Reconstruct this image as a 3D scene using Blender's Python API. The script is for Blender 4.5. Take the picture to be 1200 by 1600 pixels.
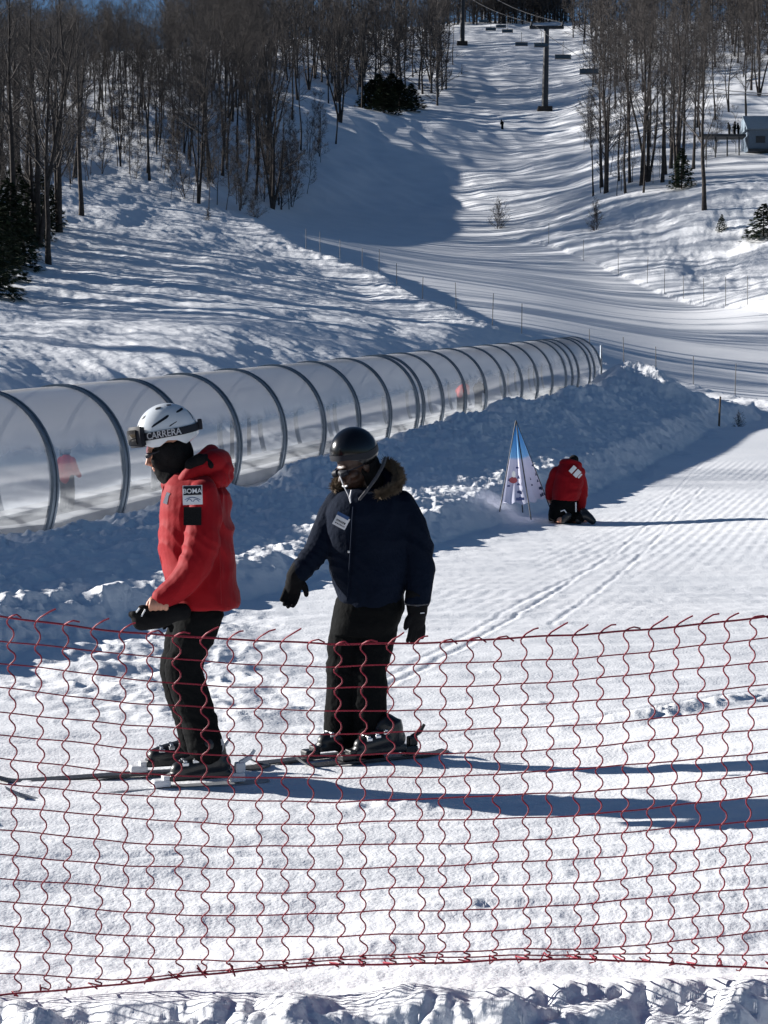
import bpy, bmesh, math, random
import numpy as np
from mathutils import Vector, Matrix
scene = bpy.context.scene
for o in list(bpy.data.objects): bpy.data.objects.remove(o)
COL = scene.collection
R = math.radians
# ---------------------------------------------------------------- camera
F = 2490.0; PITCH = math.atan(95/F); CAMH = 1.6
cd = bpy.data.cameras.new('camera'); cam = bpy.data.objects.new('camera', cd); COL.objects.link(cam)
cam.location = (0, 0, CAMH); cam.rotation_euler = (math.pi/2-PITCH, 0, 0)
cd.sensor_fit = 'VERTICAL'; cd.sensor_height = 36; cd.lens = F/1600*36; cd.clip_start = .05; cd.clip_end = 5000
scene.camera = cam
scene.render.resolution_x = 768; scene.render.resolution_y = 1024
# ---------------------------------------------------------------- light
SUN_EL, SUN_AZ = 17.8, 20.0     # elevation; degrees the light swings towards the viewer while running left to right
w = bpy.data.worlds.new('World'); scene.world = w; w.use_nodes = True
nt = w.node_tree; bg = nt.nodes['Background']; sky = nt.nodes.new('ShaderNodeTexSky')
sky.sky_type = 'NISHITA'; sky.sun_disc = False; sky.sun_elevation = R(SUN_EL)
sd = Vector((-math.cos(R(SUN_EL))*math.cos(R(SUN_AZ)), math.cos(R(SUN_EL))*math.sin(R(SUN_AZ)), math.sin(R(SUN_EL))))  # towards the sun
sky.sun_rotation = math.atan2(sd.x, sd.y)
sky.air_density = 1.0; sky.dust_density = .3; sky.ozone_density = 4.5; sky.altitude = 400
nt.links.new(sky.outputs[0], bg.inputs[0]); bg.inputs[1].default_value = .035
sl = bpy.data.lights.new('sun', 'SUN'); sl.energy = 5.0; sl.angle = R(.5); sl.color = (1, .96, .91)
so = bpy.data.objects.new('sun', sl); COL.objects.link(so); so.rotation_euler = sd.to_track_quat('Z', 'Y').to_euler()
scene.view_settings.view_transform = 'Standard'; scene.view_settings.look = 'None'
scene.view_settings.exposure = .93; scene.view_settings.gamma = 1
scene.cycles.max_bounces = 8; scene.cycles.transparent_max_bounces = 24; scene.cycles.caustics_reflective = False; scene.cycles.caustics_refractive = False
# ---------------------------------------------------------------- helpers
CP, SP = math.cos(PITCH), math.sin(PITCH)
def at(px, py, D):
    u = (px-600)/F; v = (800-py)/F
    y = CP+v*SP; z = -SP+v*CP
    return Vector((u*D/y, D, CAMH+z*D/y))
def tag(o, label=None, cat=None, group=None, kind=None):
    if label: o['label'] = label
    if cat: o['category'] = cat
    if group: o['group'] = group
    if kind: o['kind'] = kind
    return o
def empty(name, loc, rz=0):
    o = bpy.data.objects.new(name, None); COL.objects.link(o); o.location = loc; o.rotation_euler = (0, 0, rz); o.empty_display_size = .1
    return o
def link(name, me, parent=None, keep=True, loc=None):
    """link mesh; world-space vertices are kept where they are under a moved parent"""
    o = bpy.data.objects.new(name, me); COL.objects.link(o)
    if loc is not None: o.location = loc
    if parent is not None:
        o.parent = parent
        if keep:
            p = parent; off = Vector((0, 0, 0))
            while p is not None: off += Vector(p.location); p = p.parent
            o.location = -off if loc is None else Vector(loc)-off
    return o
def mesh_np(name, V, Fq, mat=None, smooth=False):
    """V (n,3); Fq (m,k) array of one face size, or list of faces"""
    me = bpy.data.meshes.new(name)
    if isinstance(Fq, np.ndarray):
        V = np.asarray(V, dtype=np.float32); m, k = Fq.shape
        me.vertices.add(len(V)); me.vertices.foreach_set('co', V.ravel())
        me.loops.add(m*k); me.loops.foreach_set('vertex_index', Fq.astype(np.int32).ravel())
        me.polygons.add(m); me.polygons.foreach_set('loop_start', np.arange(0, m*k, k, dtype=np.int32))
        me.polygons.foreach_set('loop_total', np.full(m, k, dtype=np.int32))
        me.update(calc_edges=True); me.validate()
    else:
        me.from_pydata([tuple(v) for v in V], [], Fq); me.update()
    if smooth: me.polygons.foreach_set('use_smooth', np.ones(len(me.polygons), dtype=bool))
    if mat is not None: me.materials.append(mat)
    return me
class MB:
    """collects simple shapes into one mesh"""
    def __init__(s): s.v = []; s.f = []
    def add(s, vs, fs):
        n = len(s.v); s.v += [tuple(v) for v in vs]; s.f += [tuple(i+n for i in f) for f in fs]; return s
    def box(s, c, size, rot=None, bev=0):
        bm = bmesh.new(); bmesh.ops.create_cube(bm, size=1)
        bmesh.ops.scale(bm, vec=size, verts=bm.verts)
        if bev: bmesh.ops.bevel(bm, geom=bm.edges[:], offset=bev, segments=2, affect='EDGES', profile=.6)
        M = Matrix.Translation(c) @ (rot.to_4x4() if rot is not None else Matrix.Identity(4))
        bmesh.ops.transform(bm, matrix=M, verts=bm.verts)
        bm.verts.index_update(); s.add([v.co for v in bm.verts], [[v.index for v in f.verts] for f in bm.faces]); bm.free(); return s
    def tube(s, pts, r, n=8, caps=True, flat=1.0, up=None):
        pts = [Vector(p) for p in pts]; rs = r if isinstance(r, (list, tuple)) else [r]*len(pts)
        rings = []; last = None
        for i, p in enumerate(pts):
            t = (pts[min(i+1, len(pts)-1)]-pts[max(i-1, 0)]).normalized()
            if up is not None: a = Vector(up)
            else: a = last if last is not None else (Vector((0, 0, 1)) if abs(t.z) < .9 else Vector((1, 0, 0)))
            a = (a-t*a.dot(t)).normalized(); b = t.cross(a); last = a
            rings.append([p+(a*math.cos(2*math.pi*k/n)*flat+b*math.sin(2*math.pi*k/n))*rs[i] for k in range(n)])
        vs = [v for rg in rings for v in rg]; fs = []
        for i in range(len(pts)-1):
            for k in range(n):
                k2 = (k+1) % n; fs.append((i*n+k, i*n+k2, (i+1)*n+k2, (i+1)*n+k))
        if caps: fs.append(tuple(reversed(range(n)))); fs.append(tuple((len(pts)-1)*n+k for k in range(n)))
        return s.add(vs, fs)
    def prism(s, outline, d0, d1, ax):
        """outline: list of 3D points; extruded along vector ax from d0 to d1"""
        ax = Vector(ax); n = len(outline)
        vs = [Vector(p)+ax*d0 for p in outline]+[Vector(p)+ax*d1 for p in outline]
        fs = [tuple(range(n)), tuple(reversed(range(n, 2*n)))]+[(i, i+n, (i+1) % n+n, (i+1) % n) for i in range(n)]
        return s.add(vs, fs)
    def build(s, name, mat, parent=None, smooth=False):
        me = mesh_np(name, s.v, s.f, mat, smooth)
        bm = bmesh.new(); bm.from_mesh(me); bmesh.ops.recalc_face_normals(bm, faces=bm.faces); bm.to_mesh(me); bm.free()
        if smooth:
            try: me.set_sharp_from_angle(angle=R(50))
            except Exception: pass
        return link(name, me, parent)
# noise
def _h(ix, iy, seed):
    n = (ix.astype(np.int64)*374761393+iy.astype(np.int64)*668265263+seed*1274126177) & 0xffffffff
    n = ((n ^ (n >> 13))*1274126177) & 0xffffffff
    n = (n ^ (n >> 16))
    return (n & 0xffff).astype(np.float32)/65535.0*2*math.pi
def perlin(x, y, seed=0):
    ix = np.floor(x); iy = np.floor(y); fx = x-ix; fy = y-iy
    u = fx*fx*fx*(fx*(fx*6-15)+10); v = fy*fy*fy*(fy*(fy*6-15)+10)
    def g(dx, dy):
        a = _h(ix+dx, iy+dy, seed); return np.cos(a)*(fx-dx)+np.sin(a)*(fy-dy)
    return ((g(0, 0)*(1-u)+g(1, 0)*u)*(1-v)+(g(0, 1)*(1-u)+g(1, 1)*u)*v)*1.5
def fbm(x, y, o=3, seed=0, gain=.5):
    r = 0; a = 1
    for i in range(o): r = r+a*perlin(x*2**i+i*7.3, y*2**i+i*3.1, seed+i); a *= gain
    return r
def sstep(a, b, x):
    t = np.clip((x-a)/(b-a), 0, 1); return t*t*(3-2*t)
# ---------------------------------------------------------------- materials
def mat(name, col, rough=.6, spec=.3, metal=0, var=.12, vscale=6, bump=0, bscale=40, sheen=0, coat=0, emit=None):
    m = bpy.data.materials.new(name); m.use_nodes = True; nt = m.node_tree; b = nt.nodes['Principled BSDF']
    b.inputs['Roughness'].default_value = rough; b.inputs['Specular IOR Level'].default_value = spec; b.inputs['Metallic'].default_value = metal
    b.inputs['Coat Weight'].default_value = coat; b.inputs['Sheen Weight'].default_value = sheen
    tc = nt.nodes.new('ShaderNodeTexCoord'); nz = nt.nodes.new('ShaderNodeTexNoise'); nz.inputs['Scale'].default_value = vscale; nz.inputs['Detail'].default_value = 5
    nt.links.new(tc.outputs['Object'], nz.inputs['Vector'])
    cr = nt.nodes.new('ShaderNodeValToRGB'); e = cr.color_ramp.elements
    e[0].position = .3; e[1].position = .7
    e[0].color = tuple(c*(1-var) for c in col[:3])+(1,); e[1].color = tuple(min(1, c*(1+var)) for c in col[:3])+(1,)
    nt.links.new(nz.outputs['Fac'], cr.inputs[0]); nt.links.new(cr.outputs[0], b.inputs['Base Color'])
    if bump:
        n2 = nt.nodes.new('ShaderNodeTexNoise'); n2.inputs['Scale'].default_value = bscale; n2.inputs['Detail'].default_value = 4
        nt.links.new(tc.outputs['Object'], n2.inputs['Vector'])
        bp = nt.nodes.new('ShaderNodeBump'); bp.inputs['Strength'].default_value = bump; bp.inputs['Distance'].default_value = .02
        nt.links.new(n2.outputs['Fac'], bp.inputs['Height']); nt.links.new(bp.outputs[0], b.inputs['Normal'])
    if emit: b.inputs['Emission Color'].default_value = emit+(1,); b.inputs['Emission Strength'].default_value = 1
    return m
M = {}
def snow_mat():
    m = bpy.data.materials.new('snow'); m.use_nodes = True; nt = m.node_tree; L = nt.links.new; b = nt.nodes['Principled BSDF']
    b.inputs['Roughness'].default_value = .62; b.inputs['Specular IOR Level'].default_value = .25
    tc = nt.nodes.new('ShaderNodeTexCoord')
    def noise(sc, det=3, vec=None, dist=0):
        n = nt.nodes.new('ShaderNodeTexNoise'); n.inputs['Scale'].default_value = sc; n.inputs['Detail'].default_value = det; n.inputs['Distortion'].default_value = dist
        L(vec if vec is not None else tc.outputs['Object'], n.inputs['Vector']); return n.outputs['Fac']
    cr = nt.nodes.new('ShaderNodeValToRGB'); e = cr.color_ramp.elements
    e[0].position = .3; e[0].color = (.80, .82, .85, 1); e[1].position = .65; e[1].color = (.88, .89, .91, 1)
    L(noise(.35, 4), cr.inputs[0]); L(cr.outputs[0], b.inputs['Base Color'])
    # the groomed corduroy and the rough crust are weighted by a painted attribute
    att = nt.nodes.new('ShaderNodeAttribute'); att.attribute_name = 'rough'
    def math_(op, a, c):
        n = nt.nodes.new('ShaderNodeMath'); n.operation = op
        for i, q in enumerate((a, c)):
            if isinstance(q, (int, float)): n.inputs[i].default_value = q
            else: L(q, n.inputs[i])
        return n.outputs[0]
    f1 = noise(55, 3); f2 = noise(14, 3, dist=.4); f3 = noise(3.2, 3, dist=.3)
    hgt = math_('ADD', math_('MULTIPLY', f1, .0045), math_('MULTIPLY', f2, .005))
    hgt = math_('ADD', hgt, math_('MULTIPLY', math_('MULTIPLY', f3, .09), att.outputs['Fac']))
    bp = nt.nodes.new('ShaderNodeBump'); bp.inputs['Strength'].default_value = .85; bp.inputs['Distance'].default_value = 1.0
    L(hgt, bp.inputs['Height']); L(bp.outputs[0], b.inputs['Normal'])
    return m
M['snow'] = snow_mat()
M['bark'] = mat('bark', (.055, .048, .045), .9, .1, var=.35, vscale=3, bump=.5, bscale=12)
M['twig'] = mat('twig', (.080, .073, .071), .9, .1, var=.25, vscale=1)
M['needle'] = mat('needles', (.028, .042, .024), .8, .15, var=.4, vscale=1.5)
M['steel'] = mat('galvanised_steel', (.23, .26, .30), .45, .5, metal=.6, var=.15, vscale=4)
M['darksteel'] = mat('dark_steel', (.05, .052, .058), .6, .4, metal=.3)
# ---------------------------------------------------------------- terrain
TDIR = Vector((.3162, .9487, 0)); TPER = Vector((.9487, -.3162, 0))     # along / across the tunnel
T0 = Vector((-4.47, 27.6, .33))                                          # foot of hoop 1, trail side
TSL = .0916*.9487; TSP = 2.435
def tun_rise(s): return s*TSL if s > -2 else -2*TSL+(s+2)*.012
def leg(n, t=0, dz=0):
    p = T0+TDIR*(n-1)*TSP+TPER*t; p.z += tun_rise((n-1)*TSP)+dz; return p
ctrl = []
def cpx(*a):
    for px, py, D in a: p = at(px, py, D); ctrl.append((p.x, p.y, p.z))
def cw(*a):
    for p in a: ctrl.append(tuple(p))
for y in (1.5, 4.2, 6.5, 9, 12):
    for u in (-.5, -.24, 0, .24, .5): cw((u*max(y, 3), y, 0 if y > 4.5 else .03))
cw((-3.5, 16, .0), (-1.2, 16, .02), (1.5, 16.5, .05), (4, 17, .03), (8, 17, .05), (-5.5, 21, .08), (-3, 21, .12), (-.5, 21, .18), (2, 22, .2), (5.5, 22, .25), (9, 22, .35))
cpx((885, 818, 27), (1060, 815, 26.5), (1250, 810, 25.5), (1000, 745, 37), (1120, 740, 37), (1250, 745, 36), (1100, 698, 46), (1250, 698, 46), (1090, 670, 53), (1250, 672, 52),
    (800, 838, 24.5), (720, 800, 28))
for n in (-8, -5, -3, -1, 1, 3, 6, 9, 12, 15, 18, 21, 23): cw(leg(n, .1), leg(n, -2.9), leg(n, -1.3))
for n, dz in ((1, -.05), (4, -.1), (7, -.2), (10, -.35), (13, -.5), (16, -.6)): cw(leg(n, 3.2, dz))
cpx((1060, 642, 74), (1150, 642, 74), (1250, 645, 73), (1000, 603, 82), (1100, 612, 82), (1250, 600, 88),
    (-150, 600, 40), (0, 592, 42), (100, 592, 47), (300, 578, 52), (450, 560, 60), (600, 548, 70), (750, 535, 80),
    (-150, 500, 62), (50, 500, 70), (300, 480, 80), (500, 480, 90), (650, 490, 96), (780, 525, 88), (900, 555, 88), (1030, 575, 90), (1200, 550, 98),
    (-150, 430, 84), (30, 440, 90), (200, 400, 108), (400, 420, 110), (550, 430, 118), (700, 450, 118), (850, 470, 116), (1000, 500, 110), (1200, 500, 108),
    (-150, 330, 115), (60, 360, 118), (150, 320, 138), (250, 335, 142), (330, 345, 142), (420, 368, 138), (480, 400, 128), (520, 375, 150), (650, 400, 148), (800, 420, 142), (950, 440, 138), (1100, 470, 128), (1200, 450, 126),
    (450, 340, 168), (600, 350, 175), (700, 365, 172), (850, 365, 165), (950, 370, 155), (1100, 400, 142), (1250, 400, 135),
    (-150, 260, 150), (50, 270, 155), (200, 290, 160), (350, 290, 168), (450, 290, 185), (600, 300, 200), (750, 300, 200), (880, 320, 180), (950, 300, 172), (1000, 295, 170), (1095, 335, 150), (1250, 330, 145),
    (-150, 180, 190), (100, 200, 190), (300, 210, 200), (450, 230, 212), (600, 225, 232), (750, 245, 230), (880, 250, 215), (1000, 240, 200), (1100, 260, 185), (1250, 270, 170),
    (-150, 130, 240), (100, 140, 240), (300, 140, 245), (450, 170, 245), (590, 180, 255), (700, 190, 258), (800, 207, 255), (880, 212, 248), (1000, 180, 240), (1100, 190, 225), (1250, 200, 210),
    (600, 168, 290), (720, 180, 290), (850, 178, 290), (950, 150, 285), (1100, 120, 290), (1250, 130, 270),
    (-150, 105, 330), (100, 105, 330), (350, 85, 330), (550, 120, 330), (720, 120, 340), (850, 120, 340), (1000, 90, 340), (1200, 80, 340),
    (600, 60, 420), (720, 72, 400), (740, 42, 440), (850, 40, 440), (1000, 30, 440), (1200, 30, 440), (-150, 90, 440), (300, 75, 440),
    (740, 33, 470), (-150, 90, 560), (300, 78, 560), (740, 55, 560), (1200, 45, 560), (960, 50, 560))
K = 2.6
def feat(x, y):
    yy = np.maximum(y, 2.0); u = np.clip(x/yy, -.62, .62)
    return u*6.2, np.log(yy)*K
CT = np.array(ctrl, dtype=np.float64)
ca, cb = feat(CT[:, 0], CT[:, 1]); cq = CT[:, 2]/(CT[:, 1]+15)
def _k(r2): return .5*r2*np.log(r2+1e-9)
_A = _k((ca[:, None]-ca[None])**2+(cb[:, None]-cb[None])**2)+np.eye(len(ca))*.02
_P = np.stack([np.ones_like(ca), ca, cb], 1)
_S = np.linalg.solve(np.block([[_A, _P], [_P.T, np.zeros((3, 3))]]), np.concatenate([cq, np.zeros(3)]))
def base_h(x, y):
    a, b = feat(x, y); sh = a.shape; a = a.ravel(); b = b.ravel(); r = np.zeros_like(a)
    for i in range(len(ca)): r += _S[i]*_k((a-ca[i])**2+(b-cb[i])**2)
    r += _S[-3]+_S[-2]*a+_S[-1]*b
    return (r.reshape(sh))*(y+15)
def dist_line(x, y, pts):
    d = np.full(x.shape, 1e9); sg = np.zeros(x.shape)
    for (x0, y0), (x1, y1) in zip(pts[:-1], pts[1:]):
        vx, vy = x1-x0, y1-y0; L2 = vx*vx+vy*vy
        t = np.clip(((x-x0)*vx+(y-y0)*vy)/L2, 0, 1); dx = x-(x0+t*vx); dy = y-(y0+t*vy); dd = np.hypot(dx, dy)
        s = np.sign(vx*dy-vy*dx); sg = np.where(dd < d, s, sg); d = np.minimum(d, dd)
    return d, sg
def wl(*a): return [tuple(at(*q)[:2]) for q in a]
EDGE = wl((405, 352, 145), (430, 372, 138), (475, 402, 129), (530, 416, 124), (592, 438, 117), (660, 486, 100), (713, 503, 95), (769, 528, 88), (870, 560, 87), (975, 592, 84), (1085, 622, 80), (1200, 648, 74), (1400, 690, 68))
EDGE2 = wl((760, 352, 172), (850, 385, 158), (960, 432, 141), (1038, 465, 131), (1165, 505, 118), (1300, 560, 100))
def ground(x, y, detail=True):
    x = np.asarray(x, dtype=np.float64); y = np.asarray(y, dtype=np.float64)
    z = base_h(x, y)
    dx = x-T0.x; dy = y-T0.y; s = dx*TDIR.x+dy*TDIR.y; t = dx*TPER.x+dy*TPER.y
    # snow bank thrown up beside the tunnel
    end = 1-sstep(48, 55, s+.6*t)
    hb = (.05+.42*sstep(2, 24, s))*end*sstep(-14, -2, s)
    prof = sstep(.0, .7, t)*(1-sstep(1.0, 5.2, t)*.75-sstep(5.2, 7, t)*.25)
    z = z+hb*prof
    HS = (.48+.30*sstep(20, 34, y))*end*sstep(-26, -20, s)*sstep(8.5, 12, y)*(1+.25*perlin(x*.35, y*.3, 77))  # shelf added to the bank, shaped to keep its trail side in shade
    z = z+sstep(.6, 2.4, t)*np.maximum(0, HS*(1-.42*np.clip((t-2.6)/3.2, 0, 1))-.50*np.maximum(0, t-5.8))
    bankm = sstep(.15, .7, t)*(1-sstep(5.8, 7.4, t+.9*perlin(x*.4, y*.4, 5)))*sstep(-22, -18, s)*end
    leftlump = sstep(9.6, 12.5, y+1.5*x+.6*perlin(x*.7, y*.7, 9)+4.0)*(1-sstep(-1.6, -.2, x+.12*(y-13)))*(1-sstep(.1, 1, -t+0*x)*(s > -20))*sstep(8.5, 10, y)
    cl = np.maximum(bankm, leftlump*.5)
    # mounds beyond the tunnel end
    d2, _ = dist_line(x, y, wl((960, 622, 66), (1005, 634, 63), (1045, 652, 60)))
    z = z+.65*np.exp(-(d2/1.6)**2)*(1+.5*perlin(x*.9, y*.9, 31)); cl = np.maximum(cl, np.exp(-(d2/2.5)**2))
    # edge berms of the groomed run
    d, sg = dist_line(x, y, EDGE)
    z = z+.55*np.exp(-(d/2.2)**2)*(sg < 0)+.55*np.exp(-(d/.5)**2)*(sg >= 0)-.15*(sg > 0)*np.exp(-((d-3)/3)**2)
    e2, s2 = dist_line(x, y, EDGE2)
    z = z+.5*np.exp(-((e2-2.5)/2.5)**2)*(s2 > 0)*(1-sstep(160, 172, y))
    groom = sstep(0, 2, d*sg)*sstep(0, 2, -e2*s2)*(1-sstep(180, 200, y))
    fore = 1-sstep(4.5, 4.85, y+.10*perlin(x*2, y*0, 3))
    lf = sstep(34, 46, y)*sstep(1, 4, -t)*(sg < 0)        # left slope, skied out
    up = sstep(165, 200, y)
    rough = np.clip(cl+.9*fore+.55*lf*(1-groom)+.25*up, 0, 1)
    if detail:
        bil = lambda sc, sd_: np.abs(perlin(x*sc+.5*perlin(x*sc*.7, y*sc*.7, sd_+9), y*sc, sd_))
        lump = (bil(.9, 11)-.25)*.30+(.35-bil(2.3, 12))*.14+(bil(5.2, 13)-.2)*.09+fbm(x*11, y*11, 2, 14)*.016
        z = z+cl*lump*np.clip(.35+y/40, 0, 1)*(.55+.45*sstep(.3, 1.5, t))*(1-.40*sstep(2.2, 4.2, t)*sstep(12, 18, y))
        z = z+fore*(-.01+.12*bil(2.6, 21)+.06*bil(6.5, 22)+.03*(.3-bil(13, 25))+.004*fbm(x*30, y*30, 2, 23)+.03*perlin(x*1.3, y*1.5, 24)-.10*sstep(4.72, 4.3, y))
        z = z+.16*sstep(.4, 3.2, x)*sstep(5.2, 6.2, y)*(1-sstep(8.5, 11, y))
        z = z-.125*np.clip((1.9-x)/3.8, 0, 1)*(1-sstep(5.2, 6.2, y))*sstep(1, 3, y)
        near = (1-cl)*(1-fore)*(1-sstep(30, 45, y))
        z = z+near*(.02*fbm(x*.5, y*2.6, 3, 41)+.0035*fbm(x*5, y*14, 2, 43)+.004*(.3-np.abs(perlin(x*2.2, y*6, 42)))*2)
        chop = near*(1-sstep(5.2, 7.4, y))
        z = z+chop*(.014*perlin(x*2.2, y*4, 44)+.003*fbm(x*16, y*16, 2, 45))
        cord = sstep(14, 18, y)*(1-sstep(40, 48, y))*sstep(7.6, 8.4, t)*(1-sstep(13, 16, t))*np.clip(.5+1.5*perlin(x*.3, y*.15, 71), 0, 1)
        z = z+cord*.0028*np.sin(2*math.pi*(t+.02*s*s*.01)/.17)
        # ski tracks scored across the flat
        for pts, wdt, dep in TRACKS:
            dd, _ = dist_line(x, y, pts); z = z-dep*np.exp(-(dd/wdt)**2)+dep*.6*np.exp(-((dd-1.9*wdt)/wdt)**2)
        # churned ridge on the right
        dd, _ = dist_line(x, y, wl((880, 1150, 9.05), (1000, 1142, 9.2), (1200, 1108, 10.0), (1400, 1090, 10.6)))
        z = z+np.exp(-(dd/.13)**2)*(.03+.03*(.4-bil(6, 61))*2)*np.clip(.6+1.2*perlin(x*1.3, y*2, 63), 0, 1.2)
        dd, _ = dist_line(x, y, wl((-100, 1290, 6.85), (200, 1300, 6.8), (600, 1270, 7.1), (980, 1262, 7.15), (1050, 1280, 7.0)))
        z = z+np.exp(-(dd/.12)**2)*(.012+.016*(.4-bil(7, 62))*2)*np.clip(.5+1.4*perlin(x*1.1, y*2, 64), 0, 1.2)
        # moguls and skied-out snow further up
        z = z+lf*(1-groom)*(.16*fbm(x*.22, y*.1, 2, 51)+.07*(.3-np.abs(perlin(x*.5+y*.25, y*.22, 52)))+.05*fbm(x*1.3+y*.6, y*.45-x*.2, 3, 53))
        z = z+up*(.45*fbm(x*.11, y*.05, 2, 54)+.35*(.3-np.abs(perlin(x*.25+y*.1, y*.1, 55))))
        rb = sstep(0, 4, e2*s2)*(1-sstep(160, 180, y))*sstep(8, 18, x)
        z = z+rb*(.25*fbm(x*.25, y*.2, 3, 57)+.07*fbm(x*1.3, y*.8, 2, 58)); rough = np.maximum(rough, rb*.7)
        eb = np.exp(-(d/3.0)**2)*(sg < 0)*sstep(50, 60, y)
        z = z+eb*.16*(.3-bil(.8, 59)); rough = np.maximum(rough, eb*.8)
    # level floor inside the tunnel
    ins = sstep(-2.75, -2.5, t)*(1-sstep(-.1, .12, t))*(s > -25)*(s < 46.8)
    zt = T0.z+np.where(s > -2, s*TSL, -2*TSL+(s+2)*.012)
    z = z*(1-ins)+zt*ins
    return z, rough
TRACKS = []
def smooth_pts(P, k=4):
    for _ in range(2):
        Q = [P[0]]
        for a, b in zip(P[:-1], P[1:]): Q += [(.75*a[0]+.25*b[0], .75*a[1]+.25*b[1]), (.25*a[0]+.75*b[0], .25*a[1]+.75*b[1])]
        P = Q+[P[-1]]
    return P
def tr(w, dep, *a): TRACKS.append((smooth_pts(wl(*a)), w, dep))
tr(.028, .0045, (560, 1075, 10.6), (700, 1010, 13), (830, 940, 17), (930, 880, 20), (1010, 820, 26), (1060, 760, 34), (1100, 720, 41))
tr(.028, .0045, (860, 990, 14.5), (930, 930, 17.3), (985, 885, 20.5), (1050, 815, 26.5), (1100, 760, 34))
tr(.025, .006, (560, 1090, 10.2), (690, 1030, 12.2), (800, 975, 15), (900, 905, 18.8))
tr(.025, .007, (760, 975, 14.8), (950, 945, 16.5), (1200, 935, 17.2))
tr(.025, .010, (640, 1170, 8.7), (900, 1135, 9.2), (1200, 1085, 10.5))
tr(.025, .010, (0, 1300, 6.8), (400, 1290, 6.85), (900, 1310, 6.65), (1200, 1320, 6.6))
tr(.025, .010, (-50, 1200, 8.2), (200, 1190, 8.25), (500, 1215, 7.8), (800, 1220, 7.8), (1200, 1200, 8.05))
tr(.025, .010, (-50, 1170, 8.6), (250, 1140, 9.1), (420, 1120, 9.6), (600, 1075, 10.6))
tr(.025, .008, (-50, 1360, 6.2), (500, 1345, 6.3), (1200, 1375, 6.05))
tr(.025, .008, (-50, 1430, 5.6), (600, 1415, 5.65), (1200, 1400, 5.75))
_r = random.Random(77)
for _i in range(26):
    _y = _r.uniform(1075, 1470); _a = _r.uniform(-200, 900); _l = _r.uniform(250, 900); _D = 1.6*F/(_y-705); _s = _r.uniform(-.04, .05); _c = _r.uniform(-12, 12)
    P_ = []
    for _q in range(4): _yy = _y+_s*_l*_q/3+_c*math.sin(math.pi*_q/3); P_.append((_a+_l*_q/3, _yy, 1.6*F/(_yy-705)))
    tr(_r.uniform(.012, .03), _r.uniform(.003, .009), *P_)
def GZ(x, y, detail=False): return float(ground(np.array([x]), np.array([y]), detail)[0][0])
def build_ground():
    yr = np.concatenate([np.linspace(-4, 2.2, 24), np.exp(np.arange(math.log(4.4), math.log(575), .0042))-2])
    yr = yr[np.concatenate([[True], np.diff(yr) > 1e-4])]
    uc = np.arange(-.27, .2701, .00088)
    e = .27+np.cumsum(.0009*1.12**np.arange(1, 44)); e = e[e < 1.2]
    uc = np.concatenate([-e[::-1], uc, e])
    Y, U = np.meshgrid(yr, uc, indexing='ij'); X = U*np.maximum(Y+2, 5.0) 
    Z, rg = ground(X, Y)
    nr, nc = Y.shape
    V = np.stack([X.ravel(), Y.ravel(), Z.ravel()], 1)
    i = np.arange(nr-1)[:, None]*nc+np.arange(nc-1)[None]
    Fq = np.stack([i, i+1, i+nc+1, i+nc], -1).reshape(-1, 4)
    me = mesh_np('snow_ground', V, Fq, M['snow'], True)
    a = me.attributes.new('rough', 'FLOAT', 'POINT'); a.data.foreach_set('value', rg.ravel().astype(np.float32))
    o = link('snow_ground', me); tag(o, kind='structure')
    # far skirt so that the land goes on beyond the ridge and to the sides
    return o
build_ground()
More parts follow.
